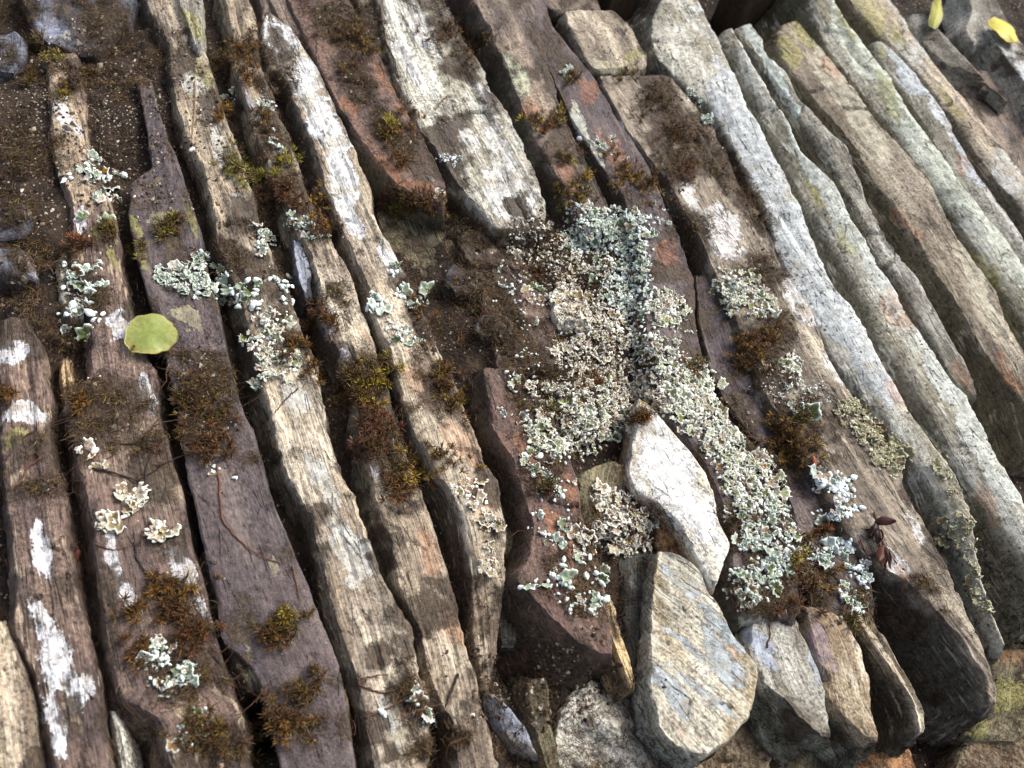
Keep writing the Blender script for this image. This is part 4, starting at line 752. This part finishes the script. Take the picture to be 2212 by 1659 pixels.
for t in TU: tuft(t[0], t[1], t[2]*1.1, int(t[3]*1.15)+3, t[4], tuple(.75*np.array(t[5])+.25*np.array((96, 84, 50))))

# dry moss / rootlet fibre mats: nobody could count these
def strands(n, sel, L, wid, colors, name, lab, rng, seg=7, flat=.75, thr=0., zmax=None):
    U = rng.uniform(-40, PW+40, n*6); V = rng.uniform(-40, PH+40, n*6)
    f = sel(U, V)+.55*noise(U/22, V/22, 0*U, 3)+.35*noise(U/70, V/70, 0*U, 4)
    k = np.where(f > thr)[0][:n]; P, N, _ = hits(U[k], V[k])
    if zmax is not None: ok = P[:, 2] < zmax; P = P[ok]; N = N[ok]
    T, B, _ = frames(N, rng); m = len(P)
    d = T+N*rng.uniform(-.1, .5, m)[:, None]; d /= np.linalg.norm(d, axis=1)[:, None]
    Ls = L/1000*rng.uniform(.4, 1.5, m); cur = P+N*rng.uniform(0, .0012, m)[:, None]; pts = [cur]; lat = np.cross(N, d)
    bend = rng.normal(0, .6, m)
    for s in range(seg):
        bend = bend*.7+rng.normal(0, .45, m)
        d = d+lat*bend[:, None]*.5-N*(np.sum(d*N, 1)-rng.normal(.0, .28, m))[:, None]*flat
        d /= np.linalg.norm(d, axis=1)[:, None]; lat = np.cross(N, d); cur = cur+d*(Ls/seg)[:, None]; pts.append(cur)
    pts = np.stack(pts, 1); w_ = wid/1000*rng.uniform(.6, 1.5, m); tp = np.linspace(1, .45, seg+1)
    a = np.broadcast_to(lat[:, None, :], pts.shape); b = np.broadcast_to(N[:, None, :], pts.shape)
    R3 = []
    for q in range(3):
        an = q*2.094; R3.append(pts+(a*math.cos(an)+b*math.sin(an))*(w_[:, None]*tp[None, :])[..., None])
    V = np.stack(R3, 2).reshape(-1, 3)
    f = np.array([[s*3+i, s*3+(i+1) % 3, s*3+3+(i+1) % 3, s*3+3+i] for s in range(seg) for i in range(3)])
    F = (f[None]+(np.arange(m)*(seg+1)*3)[:, None, None]).reshape(-1, 4)
    cp = np.array([lin(c) for c in colors]); c = cp[rng.integers(len(cp), size=m)]*rng.uniform(.6, 1.3, (m, 1))
    o = mesh_obj(name, V, F, M_FIB, cols=dict(base=np.repeat(c, (seg+1)*3, 0))); tag(o, lab, 'moss', kind='stuff'); return o
rg = np.random.default_rng(21)
BR = [(84,65,47),(62,48,35),(112,90,65),(42,33,26),(98,79,60)]
strands(42000, moss_field, 4.4, .12, BR, 'dry_moss', 'dry brown moss threads matted over the slates and in the gaps', rg, thr=.12)
strands(15000, lambda u, v: moss_field(u, v)-.15, 2.6, .17, [(92,80,34),(116,102,42),(80,62,34),(126,96,46),(66,56,30)], 'short_moss', 'short olive and brown moss growing through the dry threads', rg, 4, .3, .1)
strands(60000, lambda u, v: .2+0*u-.8*(u > 1500)*(v < 1100), 3.6, .12, BR, 'joint_moss', 'dark brown moss and fibres filling the joints between slates', rg, 6, .5, .0, zmax=-.002)
strands(1100, lambda u, v: moss_field(u, v)*.8+.25, 15, .15, [(96,64,46),(120,80,56),(66,46,36),(84,60,48)], 'rootlets', 'thin dark rootlets lying tangled over slates and soil', rg, 14, .85, .15)
strands(3500, lambda u, v: 0*u+.0, 2.6, .08, BR+[(150,130,104)], 'plant_litter', 'short dry plant fibres scattered over the stones', rg, 5, .8, .25)

# grit crumbs
def grit(n, sel, smin, smax, cols, lab, rng, thr, name='grit'):
    U = rng.uniform(-40, PW+40, n*5); V = rng.uniform(-40, PH+40, n*5)
    f = sel(U, V)+.5*noise(U/30, V/30, 0*U, 8); k = np.where(f > thr)[0][:n]
    P, N, _ = hits(U[k], V[k]); ok = N[:, 2] > .2; P = P[ok]; m = len(P)
    ico = np.array([(0,0,1),(.9,0,.2),(.28,.85,.2),(-.72,.52,.2),(-.72,-.52,.2),(.28,-.85,.2),(.5,.35,-.7),(-.2,.6,-.7),(-.6,0,-.7),(-.2,-.6,-.7),(.5,-.35,-.7)], float)
    fc = np.array([(0,1,2),(0,2,3),(0,3,4),(0,4,5),(0,5,1),(1,6,2),(2,6,7),(2,7,3),(3,7,8),(3,8,4),(4,8,9),(4,9,5),(5,9,10),(5,10,1),(1,10,6)])
    s = smin+(smax-smin)*rng.random(m)**2.5
    V = ico[None]*(1+.35*rng.normal(size=(m, 11, 3)))*(s/1000)[:, None, None]*rng.uniform(.6, 1.2, (m, 1, 3))+P[:, None, :]
    F = (fc[None]+(np.arange(m)*11)[:, None, None]).reshape(-1, 3)
    cp = np.array([lin(c) for c in cols]); c = cp[rng.integers(len(cp), size=m)]*rng.uniform(.6, 1.2, (m, 1))
    o = mesh_obj(name, V.reshape(-1, 3), F, M_GRIT, cols=dict(base=np.repeat(c, 11, 0)), smooth=False); tag(o, lab, 'grit', kind='stuff')
rs_ = np.random.default_rng(31)
def soilsel(u, v): return np.maximum(moss_field(u, v)*.6, np.maximum(1.2-np.hypot((u-220)/300, (v-260)/240), 1-np.hypot((u-1200)/230, (v-1480)/130)))
grit(15000, soilsel, .2, 1.2, [(70,52,40),(96,76,60),(130,110,90),(150,134,114),(50,38,32),(60,46,36),(84,66,50),(186,176,160)], 'loose gritty crumbs of soil and stone between the slates', rs_, .25)
grit(1500, lambda u, v: 0*u, .12, .4, [(200,192,176),(160,140,116),(60,48,40)], 'tiny specks of sand scattered on the slates', rs_, .1, 'sand')
grit(420, soilsel, .7, 2.4, [(96,84,72),(120,106,88),(70,66,62),(150,138,118)], 'small stone chips lying in the soil', rs_, .3, 'stone_chips')

# ------------------------------------------------------------------ single small things
def tube(pts, rad, col_, name, lab, cat, lift=.0006, parent=None, grp=None, mat=None):
    P = []; col = tuple(.72*q for q in col_); rad = rad*.8
    for u, v in pts:
        h_ = hit(u, v); P.append(h_[0]+np.array([0, 0, lift]))
    P = np.array(P); t = np.linspace(0, 1, len(P)); n = len(P)*9; tt = np.linspace(0, 1, n)
    # do not dive into gaps: keep the strand near its highest supports
    Z = P[:, 2].copy()
    for i in range(1, len(P)-1): Z[i] = max(Z[i], (Z[i-1]+Z[i+1])/2-.004)
    P[:, 2] = Z
    Q = np.stack([np.interp(tt, t, P[:, k]) for k in range(3)], 1)
    ker = np.hanning(11); ker /= ker.sum(); q = np.pad(Q, ((5, 5), (0, 0)), 'edge'); Q = np.stack([np.convolve(q[:, k], ker, 'valid') for k in range(3)], 1)
    Q += .0005*np.stack([fbm(tt*14, 0*tt+k, 0*tt, 9+k+int(pts[0][0])) for k in range(3)], 1)
    d = np.gradient(Q, axis=0); d /= np.linalg.norm(d, axis=1)[:, None]+1e-9
    a = np.cross(d, [0, 0, 1.]); a /= np.linalg.norm(a, axis=1)[:, None]+1e-9; b = np.cross(d, a)
    r = rad/1000*(1-.55*tt)*(1+.25*fbm(tt*30, 0*tt, 0*tt, 2)); an = np.arange(6)/6*2*math.pi
    V = Q[:, None]+(a[:, None]*np.cos(an)[None, :, None]+b[:, None]*np.sin(an)[None, :, None])*r[:, None, None]
    V = V.reshape(-1, 3); o = mesh_obj(name, V, grid_faces(n, 6, True), mat or M_FIB, cols=dict(base=np.tile(lin(col), (len(V), 1))), parent=parent)
    if lab: tag(o, lab, cat, grp)
    return o
RO = [([(468,1005),(474,1040),(476,1090),(482,1130),(505,1155),(535,1185),(570,1205),(606,1217)], .5, (140,88,62), 'reddish root curving down the middle of the purple slate'),
 ([(632,1222),(637,1250),(644,1272),(650,1300)], .4, (150,98,70), 'short reddish root at the right edge of the purple slate'),
 ([(415,900),(440,915),(475,925),(497,945),(503,985),(500,1000)], .4, (156,96,60), 'orange-brown root looping over the moss on the purple slate'),
 ([(10,1090),(40,1050),(62,1010),(90,990),(75,975),(50,1015)], .55, (120,76,56), 'looped brown root on the far left slate'),
 ([(8,1000),(60,940),(110,918),(150,905),(200,915),(260,905)], .5, (84,60,48), 'dark root crossing from the far left slate to the brown slate, upper'),
 ([(150,990),(200,1015),(240,1022),(270,1030),(300,1040),(330,1020),(360,1000),(400,985),(450,975)], .55, (62,48,42), 'dark root running under the leaf across to the purple slate'),
 ([(310,1060),(318,1010),(330,965),(322,930),(345,905)], .5, (66,50,44), 'dark upright root on the long brown slate'),
 ([(230,955),(290,960),(340,915),(400,905),(420,893)], .45, (104,70,50), 'brown root spanning the gap under the round leaf'),
 ([(290,1170),(296,1210),(318,1245),(345,1255),(380,1275)], .5, (52,44,42), 'blackish root low on the long brown slate'),
 ([(770,1470),(805,1462),(840,1458)], .5, (130,82,56), 'short straight root lying on the timber-like slate near the bottom'),
 ([(775,1480),(800,1490),(835,1498),(860,1490),(890,1494)], .5, (120,76,58), 'reddish forked root on the timber-like slate near the bottom'),
 ([(788,1552),(830,1535),(870,1515),(905,1500),(930,1488)], .5, (124,76,58), 'long red-brown root slanting across two slates near the bottom'),
 ([(990,1455),(978,1485),(965,1520),(958,1545)], .7, (70,52,44), 'dark branching root at the bottom of the narrow mossy slate'),
 ([(688,1255),(692,1290),(700,1325),(706,1350)], .55, (150,104,62), 'orange straw stem in the gap between the purple and timber-like slates'),
 ([(744,1490),(752,1530),(760,1570),(764,1582)], .55, (168,146,104), 'pale straw stem low in the gap right of the purple slate'),
 ([(645,838),(620,860),(595,890),(584,915)], .4, (92,60,44), 'thin arching root on top of the timber-like slate'),
 ([(965,210),(950,225),(938,242)], .5, (130,82,52), 'small brown twig on the cracked off-white slate'),
 ([(820,10),(826,50),(835,95),(850,125),(860,165),(864,200)], .6, (92,60,44), 'dark stem hanging along the wedge beside the cracked slate'),
 ([(1368,680),(1382,720),(1390,750)], .8, (150,110,76), 'flat brown straw standing out of the lichen at the centre'),
 ([(1855,1165),(1880,1215),(1900,1260),(1908,1305),(1914,1345)], .5, (126,76,56), 'thin red stem hanging past the dried flower'),
 ([(1780,1215),(1800,1245),(1820,1262)], .35, (104,72,56), 'hair-thin root under the lower lichen strip'),
 ([(1655,1400),(1662,1370),(1660,1345),(1668,1325)], .5, (110,68,46), 'root trailing down the blue-grey slate end'),
 ([(1850,1375),(1880,1378),(1905,1385)], .3, (150,120,90), 'fine fibre across the thin pale-edged slate'),
 ([(112,105),(130,135),(150,155),(157,175)], .4, (170,140,110), 'pale curved stalk on the top of the brown slate'),
 ([(205,1175),(240,1190),(290,1180),(300,1160)], .35, (126,86,60), 'slim root beside the cream lichen patch'),
 ([(1030,560),(1070,575),(1110,600),(1130,650),(1120,690)], .4, (96,56,42), 'reddish root looping over the dirt left of the colony')]
for p_, r_, c_, l_ in RO: tube(p_, r_, c_, 'root', l_, 'root', grp='roots over the slates')
# straw with a pale seed tip
h0 = hit(418, 180)
# round leaf
def leaf(u, v, rx, ry, lab, c_in, c_out, name='leaf', ang=0., lift=.0035, dome=.0015, stalk=None, power=2.2, tiltv=(0, 0)):
    ctr = hit(u, v)[0]; z = max(hit(u+a*rx, v+b*ry)[0][2] for a in (-.9, -.5, 0, .5, .9) for b in (-.8, 0, .8))+lift; ctr = on_level(np.array([u*1.]), np.array([v*1.]), np.array([z]))[0]
    nr, na = 16, 72; rr = np.linspace(0, 1, nr); th = np.linspace(0, 2*math.pi, na, endpoint=False)
    R2, T2 = np.meshgrid(rr, th, indexing='ij')
    sh = 1+.035*np.sin(3*T2+1)+.03*np.sin(5*T2+.4)+.015*np.sin(9*T2)+.02*np.sin(13*T2+2)
    sh = sh-.16*np.exp(-((T2-3.75)/.10)**2) if name == 'leaf' and stalk else sh
    ax = math.radians(ang)
    ex = np.sign(np.cos(T2))*np.abs(np.cos(T2))**(2/power); ey = np.sign(np.sin(T2))*np.abs(np.sin(T2))**(2/power)
    x = rx*ex*R2*sh; y = ry*ey*R2*sh
    U = u+x*math.cos(ax)-y*math.sin(ax); Vp = v+x*math.sin(ax)+y*math.cos(ax)
    P = on_level(U, Vp, z+0*U); P[..., 2] += dome*(1-R2**2)+.0007*R2**2*np.sin(4*T2+1)+.0002*fbm(U/12, Vp/12, 0*U, 3)+tiltv[0]*(U-u)/rx+tiltv[1]*(Vp-v)/ry
    Q = P.copy(); Q[..., 2] -= .00045
    V = np.concatenate([P.reshape(-1, 3), Q.reshape(-1, 3)]); n = nr*na; g = grid_faces(nr, na, True)
    rimf = np.array([[(nr-1)*na+i, (nr-1)*na+(i+1) % na, (nr-1)*na+(i+1) % na+n, (nr-1)*na+i+n] for i in range(na)])
    F = np.concatenate([g[:, ::-1], g+n, rimf])
    f = np.clip(R2**4+.25*fbm(U/14, Vp/14, 0*U, 5, 3), 0, 1).ravel()[:, None]; c = lin(c_in)*(1-f)+lin(c_out)*f
    vein = np.exp(-(np.sin(T2*5.5+.25*R2*3)/(.10+.12*R2))**2)*np.clip(R2*3, 0, 1)*.12; spot = np.clip(fbm(U/5, Vp/5, 0*U, 77, 2)*3-1.5, 0, 1)*.5
    c = c*(1+vein.ravel()[:, None]); sp_ = spot.ravel()[:, None]; c = c*(1-sp_)+lin((110, 84, 44))*sp_
    root = empty(name, ctr); tag(root, lab, 'leaf')
    mesh_obj('blade', V, F, M_LEAF, cols=dict(base=np.concatenate([c, c*.8])), parent=root)
    if stalk:
        s0 = on_level(np.array([stalk[0]]), np.array([stalk[1]]), np.array([z]))[0]
        k = 12; tt = np.linspace(0, 1, k)[:, None]; a = np.linspace(0, 2*math.pi, 8, endpoint=False)
        base = s0+np.array([0, 0, .0012])*(1-tt)+np.array([-.0006, -.001, -.004])*tt
        Vv = (base[:, None]+np.stack([np.cos(a), np.sin(a), 0*a], 1)[None]*(.0008*(1.1-.3*tt))[:, :, None]).reshape(-1, 3)
        mesh_obj('stalk', Vv, grid_faces(k, 8, True), M_LEAF, cols=dict(base=np.tile(lin((186, 150, 100)), (len(Vv), 1))), parent=root)
    return root
leaf(325, 722, 57, 43, 'round yellow-green leaf lying across the gap between brown and purple slates', (116,126,62), (140,136,78), ang=-4, stalk=(289, 752), power=2.25)
leaf(2168, 64, 38, 16, 'small yellow leaf lying on the slates at the upper right corner', (170,160,20), (160,140,30), ang=40, lift=.004)
leaf(2022, 30, 14, 34, 'green and yellow leaf pointing down between slates at the top right', (140,136,24), (90,96,40), ang=8, lift=.004)
# seeds
def seed(u, v, L, wd, ang, col, lab, name='seed', lift=.001):
    h_ = hit(u, v); c = h_[0]+np.array([0, 0, lift]); a = math.radians(ang)
    k = 12; t = np.linspace(-1, 1, k)[:, None]; an = np.linspace(0, 2*math.pi, 10, endpoint=False)[None, :]
    r = np.sqrt(np.clip(1-np.abs(t)**2.2, 0, 1))*wd/1000
    x = t*L/1000+0*an; y = r*np.cos(an); z = r*np.sin(an)*.7
    P = np.stack([x*math.cos(a)-y*math.sin(a), x*math.sin(a)+y*math.cos(a), z+.25*x], -1)+c
    V = P.reshape(-1, 3); cc = lin(col)*(1+.25*fbm(V[:, 0]*900, V[:, 1]*900, V[:, 2]*900, 4))[:, None]
    return tag(mesh_obj(name, V, grid_faces(k, 10, True), M_LEAF, cols=dict(base=cc)), lab, 'seed')
seed(1757, 1000, 3.0, 1.1, 115, (132,66,42), 'small orange-brown seed scale standing above the blue-white lichen ring')
seed(165, 1205, 3.2, 1.6, 100, (84,40,24), 'glossy reddish seed in the dark gap beside the long brown slate')
seed(415, 326, 1.7, 1.1, 60, (214,210,208), 'pale seed at the lower end of the straight brown straw')
seed(1253, 302, 2.2, 1.8, 20, (206,212,222), 'pearly grey round seed on the purple slate above the small lichen scatter')
tube([(420,176),(421,215),(420,250),(416,285),(415,315)], .55, (176,140,100), 'straw', 'straight brown straw lying on the timber-like slate near the top', 'straw')
# white blob of paint-like crust is part of the slate; dried flower
def petal(c, d, up, L, wd, col):
    t = np.linspace(0, 1, 9)[:, None]; s = np.linspace(-1, 1, 5)[None, :]
    side = np.cross(d, up); side /= np.linalg.norm(side)
    w_ = wd*np.sin(np.pi*(.1+.86*t))*s
    P = c+d*L*t[..., None]+side*w_[..., None]+up*(.35*wd*(1-s**2)+.12*L*np.sin(t*5))[..., None]
    Q = P-up*.0002
    n = 45; g = grid_faces(9, 5); V = np.concatenate([P.reshape(-1, 3), Q.reshape(-1, 3)])
    f = 1+.35*fbm(V[:, 0]*700, V[:, 1]*700, V[:, 2]*700, 3)
    return V, np.concatenate([g, g[:, ::-1]+n]), lin(col)[None]*f[:, None]
hf = hit(1893, 1175)[0]+np.array([0, 0, .004]); fl = empty('dried_flower', hf); tag(fl, 'dried dark red flower head hanging on the longest slate near lower right', 'flower')
fr = np.random.default_rng(9)
for nm, (fu, fv), cnt, cc in (('bud', (1885,1150), 10, (44,20,18)), ('bud', (1905,1200), 8, (66,36,20))):
    c = hit(fu, fv)[0]+np.array([0, 0, .0035]); VV, FF, CC = [], [], []; off = 0
    dn = on_level(np.array([1900.]), np.array([1230.]), np.array([c[2]]))[0]-on_level(np.array([1885.]), np.array([1150.]), np.array([c[2]]))[0]; dn /= np.linalg.norm(dn)
    for k in range(cnt):
        d = dn+fr.normal(size=3)*.38; d /= np.linalg.norm(d); up = np.array([0, 0, 1.])+fr.normal(size=3)*.5; up -= d*np.dot(up, d); up /= np.linalg.norm(up)
        V, F, C = petal(c-dn*.002+fr.normal(size=3)*.0009, d, up, fr.uniform(.006, .010), fr.uniform(.001, .002), np.array(cc)*fr.uniform(.7, 1.3))
        VV.append(V); FF.append(F+off); CC.append(C); off += len(V)
    mesh_obj(nm, np.concatenate(VV), np.concatenate(FF), M_LEAF, cols=dict(base=np.concatenate(CC)), parent=fl)
tube([(1880,1110),(1886,1135),(1900,1180),(1905,1225),(1900,1250)], .6, (90,50,34), 'stem', None, None, .003, parent=fl)
# dark boards beyond the top of the wall
for bx, lab in ((1340, 'dark wooden board standing behind the flat-topped slate at the top'), (1620, 'dark wooden board behind the tips of the pale slates at the top')):
    p0 = on_level(np.array([bx-60.]), np.array([110.]), np.array([-.05]))[0]; p1 = on_level(np.array([bx+75.]), np.array([60.]), np.array([-.05]))[0]
    ex = p1-p0; ex[2] = 0; wdt = np.linalg.norm(ex); ex /= wdt; ez = np.array([0, 0, 1.]); ey = np.cross(ez, ex)
    nz, nx = 40, 26; Zg, Xg = np.meshgrid(np.linspace(0, .11, nz), np.linspace(0, wdt, nx), indexing='ij')
    gr = .0006*fbm(Xg*900, Zg*25, 0*Xg, 3)
    A_ = p0+ex*Xg[..., None]+ez*Zg[..., None]-ey*gr[..., None]; B_ = p0+ex*Xg[..., None]+ez*Zg[..., None]+ey*.02
    V = np.concatenate([A_.reshape(-1, 3), B_.reshape(-1, 3)]); n = nz*nx; g = grid_faces(nz, nx)
    pr = list(range(nx))+[i*nx+nx-1 for i in range(1, nz)]+[(nz-1)*nx+j for j in range(nx-2, -1, -1)]+[i*nx for i in range(nz-2, 0, -1)]
    rf = np.array([[pr[i], pr[(i+1) % len(pr)], pr[(i+1) % len(pr)]+n, pr[i]+n] for i in range(len(pr))])
    f = (.8+.6*fbm(V[:, 0]*500, V[:, 1]*500, V[:, 2]*30, 8))[:, None]
    tag(mesh_obj('wooden_board', V, np.concatenate([g, g[:, ::-1]+n, rf[:, ::-1]]), M_WOOD, cols=dict(base=lin((62, 48, 34))*f)), lab, 'board')
